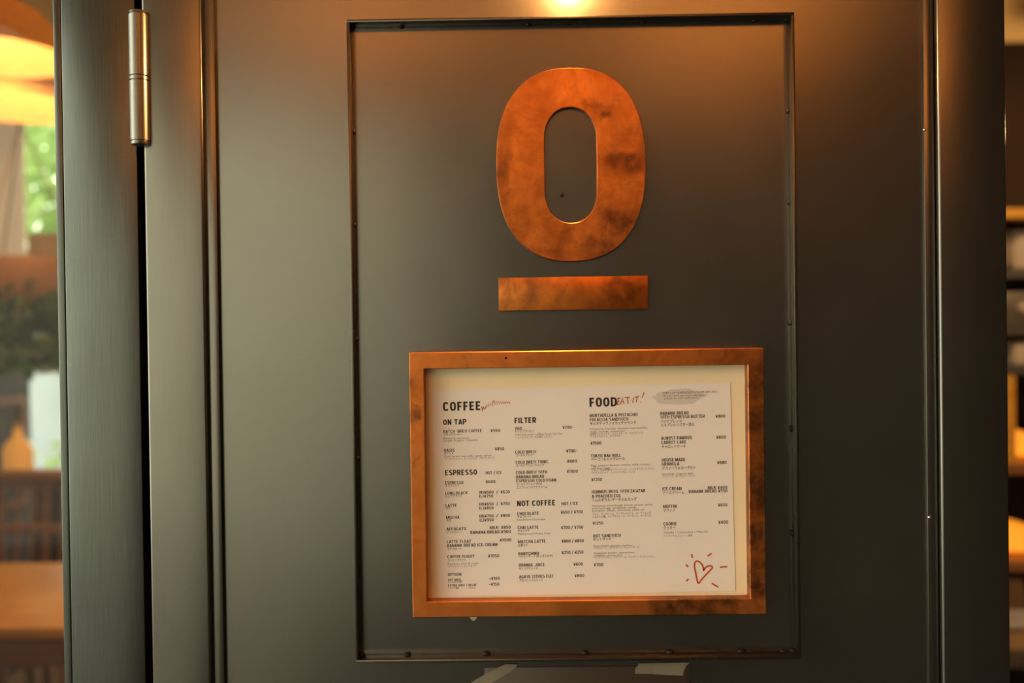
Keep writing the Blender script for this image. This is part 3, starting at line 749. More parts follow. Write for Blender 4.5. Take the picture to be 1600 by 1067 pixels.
# ------------------------------------------------------------------ drawn capitals and figures (narrow grotesque), cap height 1
def _arc(cx, cz, rx, rz, a0, a1, n=10, p=2.6):
    pts = []
    for i in range(n + 1):
        a = math.radians(a0 + (a1 - a0) * i / n)
        c_, s_ = math.cos(a), math.sin(a)
        pts.append((cx + rx * math.copysign(abs(c_) ** (2 / p), c_), cz + rz * math.copysign(abs(s_) ** (2 / p), s_)))
    return pts
def glyphs(s):
    """stroke centre lines for stroke width s: {char: (advance, [(closed, points), ...])}"""
    h = s / 2
    g = {}
    W = 0.56
    l, r, t, b, mid = h, W - h, 1 - h, h, 0.5
    cx = W / 2; rx = W / 2 - h; rz = 0.5 - h
    P = lambda *p: (False, list(p))
    g['O'] = (W + 0.02, [(True, _arc(cx, .5, rx, rz, 0, 342, 19))])
    g['C'] = (W, [(False, _arc(cx, .5, rx, rz, 38, 322, 18))])
    g['G'] = (W + .01, [(False, _arc(cx, .5, rx, rz, 38, 345, 18) + [(r, .46), (cx + .02, .46)])])
    g['Q'] = (W + .02, g['O'][1] + [P((cx + .05, .22), (r + .05, 0))])
    g['D'] = (W, [(False, [(l, b)] + _arc(l + .12, .5, r - l - .12, rz, -90, 90, 12) + [(l, t)]), P((l, 0), (l, 1))])
    bow = lambda z0, z1, x1=r: [(l, z0)] + _arc(x1 - .16, (z0 + z1) / 2, .16, (z1 - z0) / 2, -90, 90, 8) + [(l, z1)]
    g['P'] = (W - .02, [P((l, 0), (l, 1)), (False, bow(.44, t, r - .01))])
    g['R'] = (W, [P((l, 0), (l, 1)), (False, bow(.46, t, r - .01)), P((.26, .46), (r, 0))])
    g['B'] = (W, [P((l, 0), (l, 1)), (False, bow(.53, t, r - .03)), (False, bow(b, .53))])
    g['E'] = (W - .07, [P((l, 0), (l, 1)), P((l, t), (r - .05, t)), P((l, .51), (r - .09, .51)), P((l, b), (r - .05, b))])
    g['F'] = (W - .09, [P((l, 0), (l, 1)), P((l, t), (r - .06, t)), P((l, .49), (r - .10, .49))])
    g['L'] = (W - .11, [P((l, 0), (l, 1)), P((l, b), (r - .07, b))])
    g['H'] = (W + .01, [P((l, 0), (l, 1)), P((r, 0), (r, 1)), P((l, .51), (r, .51))])
    g['I'] = (s + .04, [P((h, 0), (h, 1))])
    g['J'] = (W - .08, [(False, [(r - .06, 1)] + _arc(cx - .05, .24, rx - .02, .24 - h, 0, -170, 10))])
    g['K'] = (W, [P((l, 0), (l, 1)), P((r + .01, 1), (l + .02, .40)), P((.24, .56), (r + .02, 0))])
    g['M'] = (W + .16, [P((l, 0), (l, 1)), P((W + .14 - h, 0), (W + .14 - h, 1)), P((l + .02, 1), ((W + .14) / 2, .06), (W + .12 - h, 1))])
    g['N'] = (W + .02, [P((l, 0), (l, 1)), P((r, 0), (r, 1)), P((l + .01, .97), (r - .01, .03))])
    g['A'] = (W, [P((h * .8, 0), (cx, 1)), P((cx, 1), (W - h * .8, 0)), P((.14, .27), (W - .14, .27))])
    g['V'] = (W, [P((h * .8, 1), (cx, 0), (W - h * .8, 1))])
    g['W'] = (W + .24, [P((h * .8, 1), (.23, 0), (.40, .95), (.57, 0), (W + .24 - h * .8, 1))])
    g['X'] = (W, [P((h, 0), (r, 1)), P((h, 1), (r, 0))])
    g['Y'] = (W, [P((h * .8, 1), (cx, .42), (W - h * .8, 1)), P((cx, .45), (cx, 0))])
    g['T'] = (W - .04, [P((0, t), (W - .06, t)), P(((W - .06) / 2, 0), ((W - .06) / 2, 1))])
    g['U'] = (W + .01, [(False, [(l, 1)] + _arc(cx, .28, rx, .28 - h, 180, 360, 12) + [(r, 1)])])
    g['Z'] = (W - .04, [P((.02, t), (r - .04, t)), P((r - .05, t), (l, b)), P((.02, b), (r - .03, b))])
    S = _arc(cx, .735, rx - .01, .265 - h, 30, 250, 10)[:-1] + [(cx, .51)] + _arc(cx, .265, rx, .265 - h, 70, -150, 10)[1:]
    g['S'] = (W - .01, [(False, S)])
    g['0'] = g['O']
    g['1'] = (.36, [P((.24, 0), (.24, 1)), P((.24, .93), (.02, .76))])
    g['2'] = (W - .02, [(False, _arc(cx, .70, rx - .01, .30 - h, 170, -20, 10) + [(l, b)]), P((.03, b), (r, b))])
    g['3'] = (W - .02, [(False, _arc(cx - .01, .74, rx - .02, .26 - h, 165, -75, 10)), (False, _arc(cx - .01, .28, rx - .01, .28 - h, 80, -165, 10))])
    g['4'] = (W, [P((.38, 0), (.38, 1)), P((.38, .96), (.04, .26)), P((.02, .26), (W - .02, .26))])
    g['5'] = (W - .02, [P((r - .02, t), (l + .04, t), (l + .01, .50)), (False, [(l + .01, .53)] + _arc(cx - .01, .32, rx - .01, .32 - h, 110, -160, 12))])
    g['6'] = (W, [(True, _arc(cx, .31, rx, .31 - h, 0, 340, 17)), (False, [(l, .33)] + _arc(cx, .60, rx, .40 - h, 175, 40, 10))])
    g['7'] = (W - .05, [P((.0, t), (r - .03, t)), P((r - .03, t), (.19, 0))])
    g['8'] = (W, [(True, _arc(cx, .75, rx - .03, .25 - h, 0, 340, 17)), (True, _arc(cx, .28, rx, .28 - h, 0, 340, 17))])
    g['9'] = (W, [(True, _arc(cx, .69, rx, .31 - h, 0, 340, 17)), (False, [(r, .67)] + _arc(cx, .40, rx, .40 - h, -5, -140, 10))])
    g['¥'] = (W, g['Y'][1] + [P((.06, .40), (W - .06, .40)), P((.06, .20), (W - .06, .20))])
    g['&'] = (W + .06, [(False, [(r + .06, 0), (.16, .72)] + _arc(.25, .80, .13, .20 - h, 180, -10, 8) + [(.12, .42)] + _arc(.25, .25, .20, .25 - h, 150, 330, 10) + [(r + .05, .44)])])
    g['/'] = (.36, [P((.02, -.08), (.32, 1.05))])
    g['('] = (.28, [(False, _arc(.34, .48, .24, .62, 125, 235, 8))])
    g[')'] = (.28, [(False, _arc(-.08, .48, .24, .62, 55, -55, 8))])
    g['+'] = (W - .08, [P((.02, .45), (.42, .45)), P((.22, .25), (.22, .65))])
    g['-'] = (.34, [P((.04, .44), (.28, .44))])
    g[':'] = (.24, [P((.1, 0), (.1, s)), P((.1, .5), (.1, .5 + s))])
    g["'"] = (.18, [P((.08, .72), (.08, 1))])
    g[' '] = (.24, [])
    return g
def draw_text(bm, txt, s, x, z, w, hgt, y, gap=0.085):
    G = glyphs(s)
    tot = sum(G[c][0] + gap for c in txt) - gap
    sx = w / tot; sz = hgt
    px = 0.0
    for c in txt:
        adv, sts = G[c]
        for closed, pts in sts:
            n = len(pts)
            L, R_ = [], []
            for i, p_ in enumerate(pts):
                a = Vector(pts[i - 1] if (closed or i) else p_); b = Vector(pts[(i + 1) % n] if (closed or i < n - 1) else p_)
                q = Vector(p_)
                d1 = (q - a).normalized() if (q - a).length > 1e-6 else (b - q).normalized()
                d2 = (b - q).normalized() if (b - q).length > 1e-6 else d1
                n1 = Vector((-d1.y, d1.x)); n2 = Vector((-d2.y, d2.x))
                nm = n1 + n2
                nm = nm.normalized() if nm.length > 0.2 else n1
                k = 1 / max(0.45, nm.dot(n1))
                o_ = nm * (s / 2 * k)
                L.append(bm.verts.new((x + (px + q.x + o_.x) * sx, y, z + (q.y + o_.y) * sz)))
                R_.append(bm.verts.new((x + (px + q.x - o_.x) * sx, y, z + (q.y - o_.y) * sz)))
            for i in range(n if closed else n - 1):
                j = (i + 1) % n
                bm.faces.new((L[i], L[j], R_[j], R_[i]))
        px += adv + gap

_cache = {}
def text_mesh(bm, txt, off, x, z, w, h, ref):
    key = (txt, off)
    if key not in _cache:
        cu = bpy.data.curves.new('t', 'FONT')
        cu.body = txt
        cu.resolution_u = 2
        cu.offset = off
        cu.fill_mode = 'FRONT'
        ob = bpy.data.objects.new('t', cu)
        C.objects.link(ob)
        dg = bpy.context.evaluated_depsgraph_get()
        me = bpy.data.meshes.new_from_object(ob.evaluated_get(dg))
        _cache[key] = ([tuple(v.co) for v in me.vertices], [tuple(p.vertices) for p in me.polygons])
        bpy.data.objects.remove(ob); bpy.data.curves.remove(cu); bpy.data.meshes.remove(me)
    vs_, fs = _cache[key]
    if not vs_: return
    x0 = min(v[0] for v in vs_); x1 = max(v[0] for v in vs_)
    sx = w / (x1 - x0); sz = h / ref
    nv = [bm.verts.new((x + (v[0] - x0) * sx, INK_Y, z + v[1] * sz)) for v in vs_]
    for f in fs:
        try: bm.faces.new([nv[i] for i in f])
        except ValueError: pass
def capref(txt, off):
    b2 = bmesh.new()
    text_mesh(b2, txt, off, 0, 0, 1, 1, 1)
    r = max(v.co.z for v in b2.verts)
    b2.free()
    return r
CAP = capref('H', 0.0)
JP = capref('コ', 0.0)
OFF = {'H': 0.026, 'B': 0.020, 'J': 0.012, 'M': 0.0, 'K': 0.0}
PARTN = {'H': 'heading_print', 'B': 'item_print', 'J': 'translation_print', 'M': 'description_print', 'K': 'description_print'}
bms = {k: bmesh.new() for k in set(PARTN.values())}
for st, x, d, w, h, txt in TEXT:
    if st in 'HB':
        draw_text(bms[PARTN[st]], txt, 0.185 if st == 'H' else 0.165, x / 1000, -d / 1000, w / 1000, h / 1000, INK_Y)
        continue
    ref = JP if st in 'JK' else CAP
    text_mesh(bms[PARTN[st]], txt, OFF[st], x / 1000, -d / 1000, w / 1000, h / 1000, ref)
for k, b_ in bms.items():
    o = obj(k, b_, M['ink_thin' if k == 'description_print' else 'ink'], SH)
    o['kind'] = 'stuff'

def strokes(name, lines, wid, mat, y=-0.00026, label=None):
    bm = bmesh.new()
    for s in lines:
        pts = [Vector((p[0] / 1000, -p[1] / 1000)) for p in s]
        if len(pts) > 3 and name == 'drawn_heart':      # smooth
            q = []
            for i in range(len(pts) - 1):
                p0, p1, p2, p3 = pts[max(i - 1, 0)], pts[i], pts[i + 1], pts[min(i + 2, len(pts) - 1)]
                for t in (0, 0.25, 0.5, 0.75):
                    q.append(0.5 * ((2 * p1) + (p2 - p0) * t + (2 * p0 - 5 * p1 + 4 * p2 - p3) * t * t + (3 * p1 - p0 - 3 * p2 + p3) * t ** 3))
            pts = q + [pts[-1]]
        L, Rr = [], []
        for i, p_ in enumerate(pts):
            t = (pts[min(i + 1, len(pts) - 1)] - pts[max(i - 1, 0)]).normalized()
            nrm = Vector((-t.y, t.x))
            a = p_ + nrm * wid / 2; b = p_ - nrm * wid / 2
            L.append(bm.verts.new((a.x, y, a.y))); Rr.append(bm.verts.new((b.x, y, b.y)))
        for i in range(len(pts) - 1):
            bm.faces.new((L[i], L[i + 1], Rr[i + 1], Rr[i]))
    o = obj(name, bm, mat, SH)
    if label: o['label'] = label
strokes('drawn_heart', HEART, 0.0016, M['red'], label='red hand drawn heart with rays')
strokes('handwriting', YUM, 0.0008, M['red'], label='red handwritten yummm')
strokes('handwriting', EAT, 0.0009, M['red'], label='red handwritten eat it')
bm = bmesh.new()
cx_, cz_ = 0.2455, -0.0128
lp = []
for i in range(64):
    t = 2 * math.pi * i / 64
    k = 1 + 0.05 * math.sin(5 * t + 1) + 0.03 * math.sin(11 * t)
    ex = 0.0235 * (1.13 if abs(math.sin(t)) < 0.22 else 1.0)
    lp.append(bm.verts.new((cx_ + ex * k * math.copysign(abs(math.cos(t)) ** 0.8, math.cos(t)), -0.00014, cz_ + 0.0078 * k * math.sin(t) + 0.0006 * math.cos(t))))
bm.faces.new(lp)
obj('grey_brush_mark', bm, M['grey_wash'], SH)

# little curled paper tab sticking out below the case
bm = bmesh.new()
prof = [(-0.0062, 0.010), (-0.0060, 0.004), (-0.0048, -0.0005), (-0.0025, -0.0042), (0.0003, -0.0060), (0.0028, -0.0040), (0.0050, 0.0000), (0.0060, 0.005), (0.0060, 0.010)]
fr, bk = [], []
for x, z in prof:
    yb = -0.0022 - 0.5 * (0.006 - abs(x)) ** 1 * 0.6
    fr.append(bm.verts.new((x, yb, z))); bk.append(bm.verts.new((x, yb + 0.0004, z)))
bm.faces.new(fr); bm.faces.new(bk[::-1])
for i in range(len(prof)):
    j = (i + 1) % len(prof)
    bm.faces.new((fr[i], fr[j], bk[j], bk[i]))
o = obj('paper_tab', bm, M['petal'])
o.location = (-0.0430, 0.0, 1.2218)
tag(o, 'tiny pale pink paper tab peeking out below the copper menu case', 'paper tab')

# dark sheet taped to the door below the surround, two pieces of tape
o = box('taped_sheet', -0.0328, 0.1722, -0.0016, 0.0, 0.93, 1.1680, M['sheet'], bev=0.0004)
tag(o, 'dark glossy sheet taped to the door below the steel surround', 'sheet')
def tape(name, poly, y, label):
    bm = bmesh.new()
    a = [bm.verts.new((x, y, z)) for x, z in poly]
    b = [bm.verts.new((x, y + 0.00025, z)) for x, z in poly]
    bm.faces.new(a); bm.faces.new(b[::-1])
    for i in range(len(poly)):
        j = (i + 1) % len(poly)
        bm.faces.new((a[i], a[j], b[j], b[i]))
    tag(obj(name, bm, M['tape']), label, 'tape')
tape('masking_tape', [(-0.0113, 1.1716), (0.0004, 1.1714), (0.0002, 1.1698), (-0.0040, 1.1660), (-0.0063, 1.1640), (-0.0120, 1.1608), (-0.0180, 1.1572), (-0.0264, 1.1520), (-0.040, 1.1435), (-0.0600, 1.1440), (-0.0465, 1.1530), (-0.0330, 1.1610), (-0.0240, 1.1655), (-0.0160, 1.1695)], -0.0020,
     'slanting strip of pale masking tape across the sheet corner')
tape('masking_tape', [(0.1224, 1.1711), (0.1737, 1.1716), (0.1722, 1.1697), (0.1706, 1.1688), (0.1690, 1.1660), (0.1672, 1.1625), (0.1668, 1.1600), (0.1672, 1.1583), (0.1500, 1.1590), (0.1350, 1.1603), (0.1188, 1.1606), (0.1190, 1.1668), (0.1205, 1.1672)], -0.0020,
     'level strip of pale masking tape with torn end on the dark sheet')

# ================================================================== picture lamp above the surround (just out of the photo)
LMP = empty('wall_lamp', (0.062, 0.0, 1.93))
tag(LMP, 'small warm wall lamp above the copper letter', 'lamp')
bm = bmesh.new()
acyl(bm, (0, 0, 0), (0, -0.010, 0), 0.03, n=32)
obj('backplate', bm, M['iron'], LMP, smooth=True, angle=35)
bm = bmesh.new()
atube(bm, [(0, -0.008, 0), (0, -0.018, 0.002), (0, -0.022, -0.004), (0, -0.022, -0.014)], 0.004, 10)
obj('arm', bm, M['iron'], LMP, smooth=True, angle=60)
bm = bmesh.new()
alathe(bm, [(0.004, -0.012), (0.010, -0.014), (0.010, -0.051), (0.0085, -0.051), (0.0085, -0.016), (0.004, -0.014)], (0, -0.022, 0), 24)
obj('socket', bm, M['iron'], LMP, smooth=True, angle=35)
bm = bmesh.new()
alathe(bm, [(0.0075, -0.050), (0.0085, -0.054), (0.0120, -0.062), (0.0130, -0.069), (0.0110, -0.077), (0.0060, -0.0815), (0.0, -0.083)], (0, -0.022, 0), 24)
obj('bulb', bm, M['cover'], LMP, smooth=True)
ld = bpy.data.lights.new('wall_lamp_light', 'POINT')
ld.energy = 14.5
ld.color = (1.0, 0.45, 0.14)
ld.shadow_soft_size = 0.009
lo = bpy.data.objects.new('wall_lamp_light', ld)
C.objects.link(lo); lo.parent = LMP
lo.location = (0, -0.022, -0.067)

# added unseen uplighter bowls that warm the soffit mirrored in the steel
for x, wh in ((-0.45, 'in the middle of the porch'), (0.60, 'beside the right porch wall')):
    P = empty('added_uplighter', (x, -1.9, 2.12))
    tag(P, 'added unseen iron bowl uplighter under the soffit ' + wh, 'lamp')
    bm = bmesh.new()
    alathe(bm, [(0.0, -0.02), (0.06, -0.01), (0.10, 0.02), (0.115, 0.05), (0.110, 0.05), (0.095, 0.024), (0.06, -0.004), (0.0, -0.014)], n=32)
    obj('bowl', bm, M['iron'], P, smooth=True, angle=50)
    for a in (0.5, 2.6, 4.7):
        bm = bmesh.new(); acyl(bm, (0.11 * math.cos(a), 0.11 * math.sin(a), 0.05), (0.11 * math.cos(a), 0.11 * math.sin(a), 0.30), 0.003, n=6); obj('hanger', bm, M['iron'], P)
    d = bpy.data.lights.new('added_uplighter_light', 'POINT')
    d.energy = 34.0 if x < 0 else 52.0; d.color = (1.0, 0.46, 0.13); d.shadow_soft_size = 0.02
    lo2 = bpy.data.objects.new('added_uplighter_light', d); C.objects.link(lo2); lo2.parent = P; lo2.location = (0, 0, 0.03)

# ================================================================== cafe interior, seen through the panes
def ipoint(name, loc, energy, col=(1.0, 0.60, 0.28), size=0.05, parent=None):
    d = bpy.data.lights.new(name, 'POINT')
    d.energy = energy; d.color = col; d.shadow_soft_size = size
    o = bpy.data.objects.new(name, d)
    C.objects.link(o)
    o.location = loc
    if parent: o.parent = parent
    return o

# column between the room and the garden window
col = empty('trim_2', (-2.25, 3.2, 0))
tag(col, 'square plaster column with shade painted on its lower part', 'column', kind='structure')
wpart('plaster_shaft', col, -2.80, -2.30, 3.2, 3.6, 1.42, 3.0, M['plaster'])
wpart('shaded_lower_shaft', col, -2.81, -2.29, 3.19, 3.61, 0.0, 1.42, M['charcoal'])  # dark lower box puts the column's shade into its colour

# wooden board frame hung on the column
B = empty('board_frame', (-2.282, 3.40, 1.0), math.pi / 2)
tag(B, 'brown wooden frame hung on the plaster column', 'frame')
for a in ((-0.30, 0.12, 0.21, 0.25), (-0.30, 0.12, -0.25, -0.21), (0.08, 0.12, -0.21, 0.21), (-0.30, -0.26, -0.21, 0.21)):
    box('frame_rail', a[0], a[1], -0.022, 0.008, a[2], a[3], M['walnut'], B)
box('dark_board', -0.26, 0.08, -0.008, 0.006, -0.21, 0.21, M['charcoal'], B)

# pendants
def pendant(loc, rad, label, energy):
    P = empty('pendant_lamp', loc)
    tag(P, label, 'lamp')
    bm = bmesh.new()
    pr = [(0.03, 0.17), (0.07, 0.165), (rad * 0.62, 0.11), (rad * 0.92, 0.03), (rad, -0.03), (rad * 0.985, -0.03), (rad * 0.90, 0.025), (rad * 0.60, 0.10), (0.03, 0.155)]
    alathe(bm, pr, n=40)
    obj('lamp_shade', bm, M['rattan'], P, smooth=True, angle=50)
    bm = bmesh.new()
    acyl(bm, (0, 0, 0.15), (0, 0, 3.0 - loc[2]), 0.004, n=8)
    obj('cord', bm, M['black'], P)
    bm = bmesh.new()
    bmesh.ops.create_uvsphere(bm, u_segments=16, v_segments=12, radius=0.03)
    o = obj('bulb', bm, M['bulb'], P, smooth=True); o.location = (0, 0, 0.07)
    ipoint('pendant_light', (0, 0, -0.02), energy, parent=P)
    return P
pendant((-1.63, 2.05, 2.40), 0.26, 'tan dome pendant lamp above the oak table, the higher one', 11)
pendant((-1.80, 2.55, 2.36), 0.27, 'tan dome pendant lamp above the bench, the lower one', 11)

# oak table
T = empty('cafe_table', (-1.55, 2.06, 0))
tag(T, 'honey oak cafe table near the shop window', 'table')
box('tabletop', -0.60, 0.75, -0.38, 0.40, 0.69, 0.72, M['oak'], T, bev=0.006)
for y in (-0.33, 0.33): box('apron', -0.52, 0.67, y - 0.012, y + 0.012, 0.60, 0.69, M['walnut'], T)
for x in (-0.54, -0.02, 0.69):
    for y in (-0.32, 0.32):
        bm = bmesh.new(); acyl(bm, (x, y, 0.0), (x, y, 0.69), 0.018, 0.028, 12)
        obj('leg', bm, M['oak'], T, smooth=True, angle=40)

# black bag standing on the table
G = empty('black_bag', (-1.27, 2.18, 0.72))
tag(G, 'black leather bag standing on the oak table', 'bag')
bm = bmesh.new(); abox(bm, -0.16, 0.16, -0.07, 0.07, 0.0, 0.22, 0.03, 3)
for v in bm.verts:
    if v.co.z > 0.11: v.co.y *= 0.55; v.co.x *= 0.90
obj('bag_body', bm, M['black'], G, smooth=True)
bm = bmesh.new(); atube(bm, [(-0.08 + 0.16 * t, 0, 0.21 + 0.07 * math.sin(math.pi * t)) for t in [i / 10 for i in range(11)]], 0.006, 8)
obj('bag_handle', bm, M['black'], G, smooth=True)

# spindle-back chairs behind the table
def chair(loc, rz, label, w=0.56):
    K = empty('spindle_chair', loc, rz)
    tag(K, label, 'chair', 'spindle chairs behind the table')
    bm = bmesh.new(); abox(bm, -w / 2, w / 2, -0.22, 0.22, 0.42, 0.455, 0.012, 2)
    obj('seat', bm, M['walnut'], K, smooth=True, angle=40)
    for sx in (-1, 1):
        for sy in (-1, 1):
            bm = bmesh.new(); acyl(bm, (sx * w * 0.45, sy * 0.21, 0), (sx * w * 0.36, sy * 0.15, 0.43), 0.013, 0.019, 10)
            obj('leg', bm, M['walnut'], K, smooth=True, angle=40)
    def curve(z, bulge): return [(-w / 2 + w * t, 0.20 + bulge * math.sin(math.pi * t), z) for t in [i / 12 for i in range(13)]]
    for z, r in ((0.955, 0.026), (0.745, 0.020)):
        bm = bmesh.new(); atube(bm, curve(z, 0.06), r, 10)
        obj('back_rail', bm, M['walnut'], K, smooth=True)
    n = 9
    for i in range(n):
        t = (i + 0.5) / n
        x = -w / 2 + w * t
        bm = bmesh.new(); acyl(bm, (x * 0.92, 0.18 + 0.02 * math.sin(math.pi * t), 0.44), (x, 0.20 + 0.06 * math.sin(math.pi * t), 0.95), 0.008, 0.007, 8)
        obj('spindle', bm, M['walnut'], K, smooth=True, angle=60)
    return K
chair((-2.00, 2.70, 0), 0.05, 'brown spindle back chair in front of the plaster column')
chair((-1.40, 2.71, 0), -0.08, 'brown spindle back chair in front of the garden window')

# console with bottle behind the chairs
S = empty('console_table', (-2.06, 3.12, 0))
tag(S, 'narrow brown console table beside the plaster column', 'console')
box('console_top', -0.20, 0.14, -0.12, 0.12, 0.90, 0.93, M['walnut'], S, bev=0.004)
for x in (-0.17, 0.11):
    for y in (-0.09, 0.09): box('leg', x - 0.015, x + 0.015, y - 0.015, y + 0.015, 0.0, 0.90, M['walnut'], S)
bt = empty('amber_bottle', (-2.10, 3.12, 0.93))
tag(bt, 'glowing amber glass bottle on the console table', 'bottle')
bm = bmesh.new(); alathe(bm, [(0.0, 0.0), (0.055, 0.004), (0.060, 0.02), (0.060, 0.11), (0.045, 0.145), (0.020, 0.165), (0.018, 0.20), (0.0, 0.20)], n=24)
obj('bottle_body', bm, M['amber'], bt, smooth=True, angle=50)
bm = bmesh.new(); acyl(bm, (0, 0, 0.20), (0, 0, 0.225), 0.016, n=16)
obj('cork', bm, M['kraft'], bt, smooth=True, angle=40)
ipoint('console_fill_light', (-1.90, 2.9, 1.30), 1.2, size=0.04)  # added fill light near the console; no lamp stands there

# foliage helper: many small leaf blades in one mesh
def foliage(name, cen, rad, n, size, mat, parent, droop=0.0):
    rnd = random.Random(hash((round(cen[0], 3), n)) & 0xffff)
    bm = bmesh.new()
    for _ in range(n):
        while True:
            p_ = Vector((rnd.uniform(-1, 1), rnd.uniform(-1, 1), rnd.uniform(-1, 1)))
            if p_.length <= 1: break
        pos = Vector(cen) + Vector((p_.x * rad[0], p_.y * rad[1], p_.z * rad[2] - droop * (p_.x ** 2 + p_.y ** 2)))
        q = Matrix.Rotation(rnd.uniform(0, 6.28), 3, 'Z') @ Matrix.Rotation(rnd.uniform(-1.2, 1.2), 3, 'X') @ Matrix.Rotation(rnd.uniform(-1, 1), 3, 'Y')
        s = size * rnd.uniform(0.6, 1.3)
        pts = [(-0.0, 0, 0), (0.25, 0.22, 0.03), (0.6, 0.26, 0.05), (1.0, 0, 0), (0.6, -0.26, 0.05), (0.25, -0.22, 0.03)]
        vv = [bm.verts.new(pos + q @ Vector((a * s, b * s, c * s))) for a, b, c in pts]
        bm.faces.new((vv[0], vv[1], vv[2], vv[3])); bm.faces.new((vv[0], vv[3], vv[4], vv[5]))
    o = obj(name, bm, mat, parent)
    o['kind'] = 'stuff'
    return o

# hanging basket plant
HB = empty('hanging_plant', (-1.98, 2.95, 1.62))
tag(HB, 'dark leafy plant in a woven hanging basket', 'plant')
bm = bmesh.new(); alathe(bm, [(0.0, 0.0), (0.14, 0.0), (0.21, 0.10), (0.23, 0.20), (0.215, 0.20), (0.195, 0.10), (0.12, 0.02), (0.0, 0.02)], n=32)
obj('basket', bm, M['basket'], HB, smooth=True, angle=50)
for a in (0.3, 2.4, 4.5):
    bm = bmesh.new(); acyl(bm, (0.22 * math.cos(a), 0.22 * math.sin(a), 0.19), (0, 0, 0.75), 0.004, n=6)
    obj('rope', bm, M['bark'], HB)
bm = bmesh.new(); acyl(bm, (0, 0, 0.74), (0, 0, 1.38), 0.005, n=6)
obj('hanging_cord', bm, M['bark'], HB)
foliage('leaves', (0.0, -0.05, -0.06), (0.34, 0.26, 0.19), 950, 0.075, M['leaf'], HB, 0.10)
# kraft crate on the garden window's upper ledge
CR = empty('crate', (-2.02, 4.12, 1.85))
# wall shelf that carries it
SHF = empty('wall_shelf', (-2.0, 4.16, 1.77))
tag(SHF, 'narrow wooden shelf across the garden window', 'shelf')
box('shelf_board', -0.62, 0.42, -0.12, 0.14, 0.0, 0.03, M['walnut'], SHF)
for x in (-0.58, 0.38): box('bracket', x - 0.012, x + 0.012, -0.10, 0.14, -0.10, 0.0, M['iron'], SHF)
CR.location = (-2.36, 4.12, 1.80)
tag(CR, 'pale wooden crate on the shelf before the garden window', 'crate')
for a in ((-0.14, 0.14, -0.09, -0.075, 0, 0.24), (-0.14, 0.14, 0.075, 0.09, 0, 0.24)): box('crate_side', *a, M['kraft'], CR)
for a in ((-0.14, -0.125, -0.075, 0.075, 0, 0.24), (0.125, 0.14, -0.075, 0.075, 0, 0.24)): box('crate_end', *a, M['kraft'], CR)
box('crate_base', -0.125, 0.125, -0.075, 0.075, 0.0, 0.012, M['kraft'], CR)

# trees in the garden behind the back window
def tree(loc, h, crown, n, label):
    TR_ = empty('garden_tree', loc)
    tag(TR_, label, 'tree')
    bm = bmesh.new(); atube(bm, [(0, 0, 0), (0.03, 0, h * 0.4), (-0.02, 0.02, h * 0.75), (0.03, 0, h)], [0.07, 0.055, 0.04, 0.02], 10)
    obj('trunk', bm, M['bark'], TR_, smooth=True)
    foliage('crown', (0, 0, h), crown, n, 0.16, M['leaf2'], TR_)
tree((-2.75, 6.0, -0.02), 2.75, (0.95, 0.5, 0.95), 1700, 'bright green leafy tree seen through the garden window')
tag(box('wall_garden_added', -7.0, 3.0, 8.0, 8.2, -0.02, 1.75, M['garden']), 'pale wall added behind the garden to dim the white window', 'wall', kind='structure')  # added to cover bright sky low in the back window
tree((-4.3, 7.3, -0.02), 3.0, (1.5, 0.5, 1.35), 2600, 'dense green tree in front of the pale garden wall')
SB = empty('garden_shrub', (-2.6, 5.2, -0.02))
tag(SB, 'low green shrub seen through the bottom of the garden window', 'shrub')
bm = bmesh.new(); acyl(bm, (0, 0, 0), (0, 0, 0.55), 0.03, 0.015, 8); obj('stem', bm, M['bark'], SB)
foliage('leaves', (0.0, 0.0, 0.50), (0.6, 0.3, 0.42), 420, 0.11, M['leaf2'], SB)
tag(box('floor_garden', -7, 7, 4.4, 9, -0.06, -0.02, M['pavement']), 'ground of the garden behind the cafe', 'ground', kind='structure')

# right side: shelving with cups, machine and glowing lamps
U = empty('shelf_unit', (1.75, 2.35, 0))
tag(U, 'tall dark shelf unit with pale board edges', 'shelf unit')
for z, mt in ((1.845, 'oak'), (1.655, 'charcoal'), (1.475, 'metal_grey'), (1.35, 'charcoal'), (1.035, 'walnut'), (0.725, 'walnut'), (0.42, 'charcoal')):
    box('shelf_board', -0.30, 0.42, -0.19, 0.20, z, z + 0.03, M[mt], U)
box('upright', -0.335, -0.30, -0.17, 0.20, 0.0, 1.90, M['charcoal'], U)
box('upright', 0.42, 0.455, -0.17, 0.20, 0.0, 1.90, M['charcoal'], U)
box('back_panel', -0.30, 0.42, 0.20, 0.215, 0.0, 1.90, M['darkwall'], U)
box('wooden_post', -0.232, -0.185, -0.185, -0.158, 1.065, 1.35, M['oak'], U)
def cup(loc, r, h, label):
    bm = bmesh.new()
    alathe(bm, [(0.0, 0.0), (r * 0.8, 0.0), (r, h * 0.25), (r, h), (r * 0.92, h), (r * 0.9, h * 0.3), (0.0, 0.02)], n=24)
    o = obj('ceramic_jar', bm, M['ceramic'], None, smooth=True, angle=50)
    o.location = loc
    tag(o, label, 'jar', 'cream jars on the shelf unit')
for x in (1.555, 1.66, 1.765, 1.87): cup((x, 2.30, 1.685), 0.048, 0.13, 'cream ceramic jar in the row on the upper shelf')
Q = empty('grey_machine', (1.72, 2.33, 1.505))
tag(Q, 'grey metal machine body standing on the steel shelf', 'machine')
box('machine_body', -0.20, 0.22, -0.12, 0.14, 0.0, 0.11, M['metal_grey'], Q, bev=0.01)
bm = bmesh.new(); acyl(bm, (-0.10, -0.12, 0.055), (-0.10, -0.150, 0.055), 0.022, n=20); obj('dial', bm, M['ceramic'], Q, smooth=True, angle=40)
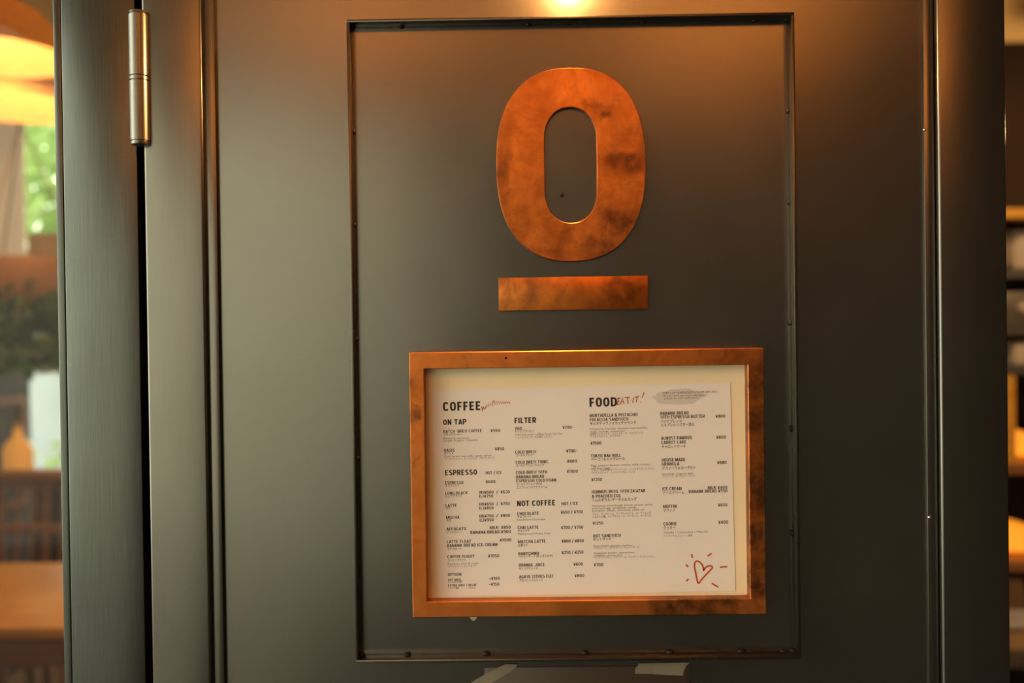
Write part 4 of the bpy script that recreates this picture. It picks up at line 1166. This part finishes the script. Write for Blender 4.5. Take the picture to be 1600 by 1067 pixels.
o = box('pale_box', 1.58, 1.80, 2.20, 2.40, 1.38, 1.455, M['ceramic'], bev=0.004)
tag(o, 'pale low box below the grey machine', 'box')
def dome_lamp(loc, label):
    P = empty('dome_lamp', loc)
    tag(P, label, 'lamp', None)
    bm = bmesh.new()
    pr = [(0.0, 0.100)] + [(0.145 * math.sin(a), 0.02 + 0.08 * math.cos(a)) for a in [math.pi / 2 * i / 10 for i in range(1, 11)]] + [(0.140, 0.018), (0.0, 0.018)]
    alathe(bm, pr, n=40)
    obj('lamp_shade', bm, M['orange_lamp'], P, smooth=True, angle=50)
    bm = bmesh.new(); acyl(bm, (0, 0, 0.006), (0, 0, 0.03), 0.02, n=16); obj('stem', bm, M['iron'], P)
    bm = bmesh.new(); acyl(bm, (0, 0, 0.0), (0, 0, 0.008), 0.06, n=24); obj('base', bm, M['iron'], P)
dome_lamp((1.600, 2.37, 1.065), 'glowing orange dome lamp behind the wooden post')
dome_lamp((1.600, 2.37, 0.755), 'glowing orange dome lamp above the labelled kraft bag')
KB = empty('kraft_bag', (1.60, 2.30, 0.45))
tag(KB, 'brown kraft bag with a pale label on the lowest shelf', 'bag')
bm = bmesh.new(); abox(bm, -0.06, 0.06, -0.05, 0.05, 0.0, 0.22)
for v in bm.verts:
    if v.co.z > 0.1: v.co.x *= 0.75; v.co.y *= 0.35
obj('bag_body', bm, M['kraft'], KB)
box('label', -0.045, 0.045, -0.052, -0.044, 0.07, 0.13, M['label'], KB)
# added unseen globe lamps that brighten the ceiling and right side
for x, y in ((2.75, 3.5), (1.2, 1.0)):
    P = empty('added_globe_lamp', (x, y, 2.55))
    tag(P, 'added unseen opal globe lamp hanging %s' % ('before the dark back wall' if y > 2 else 'near the narrow shop window'), 'lamp')
    bm = bmesh.new(); bmesh.ops.create_uvsphere(bm, u_segments=24, v_segments=16, radius=0.08)
    obj('globe', bm, M['opal'], P, smooth=True)
    bm = bmesh.new(); acyl(bm, (0, 0, 0.075), (0, 0, 0.45), 0.004, n=8); obj('cord', bm, M['black'], P)
    bm = bmesh.new(); acyl(bm, (0, 0, 0.43), (0, 0, 0.45), 0.05, n=20); obj('ceiling_rose', bm, M['iron'], P)
    ipoint('added_globe_light', (0, 0, -0.10), 62, size=0.02, parent=P)
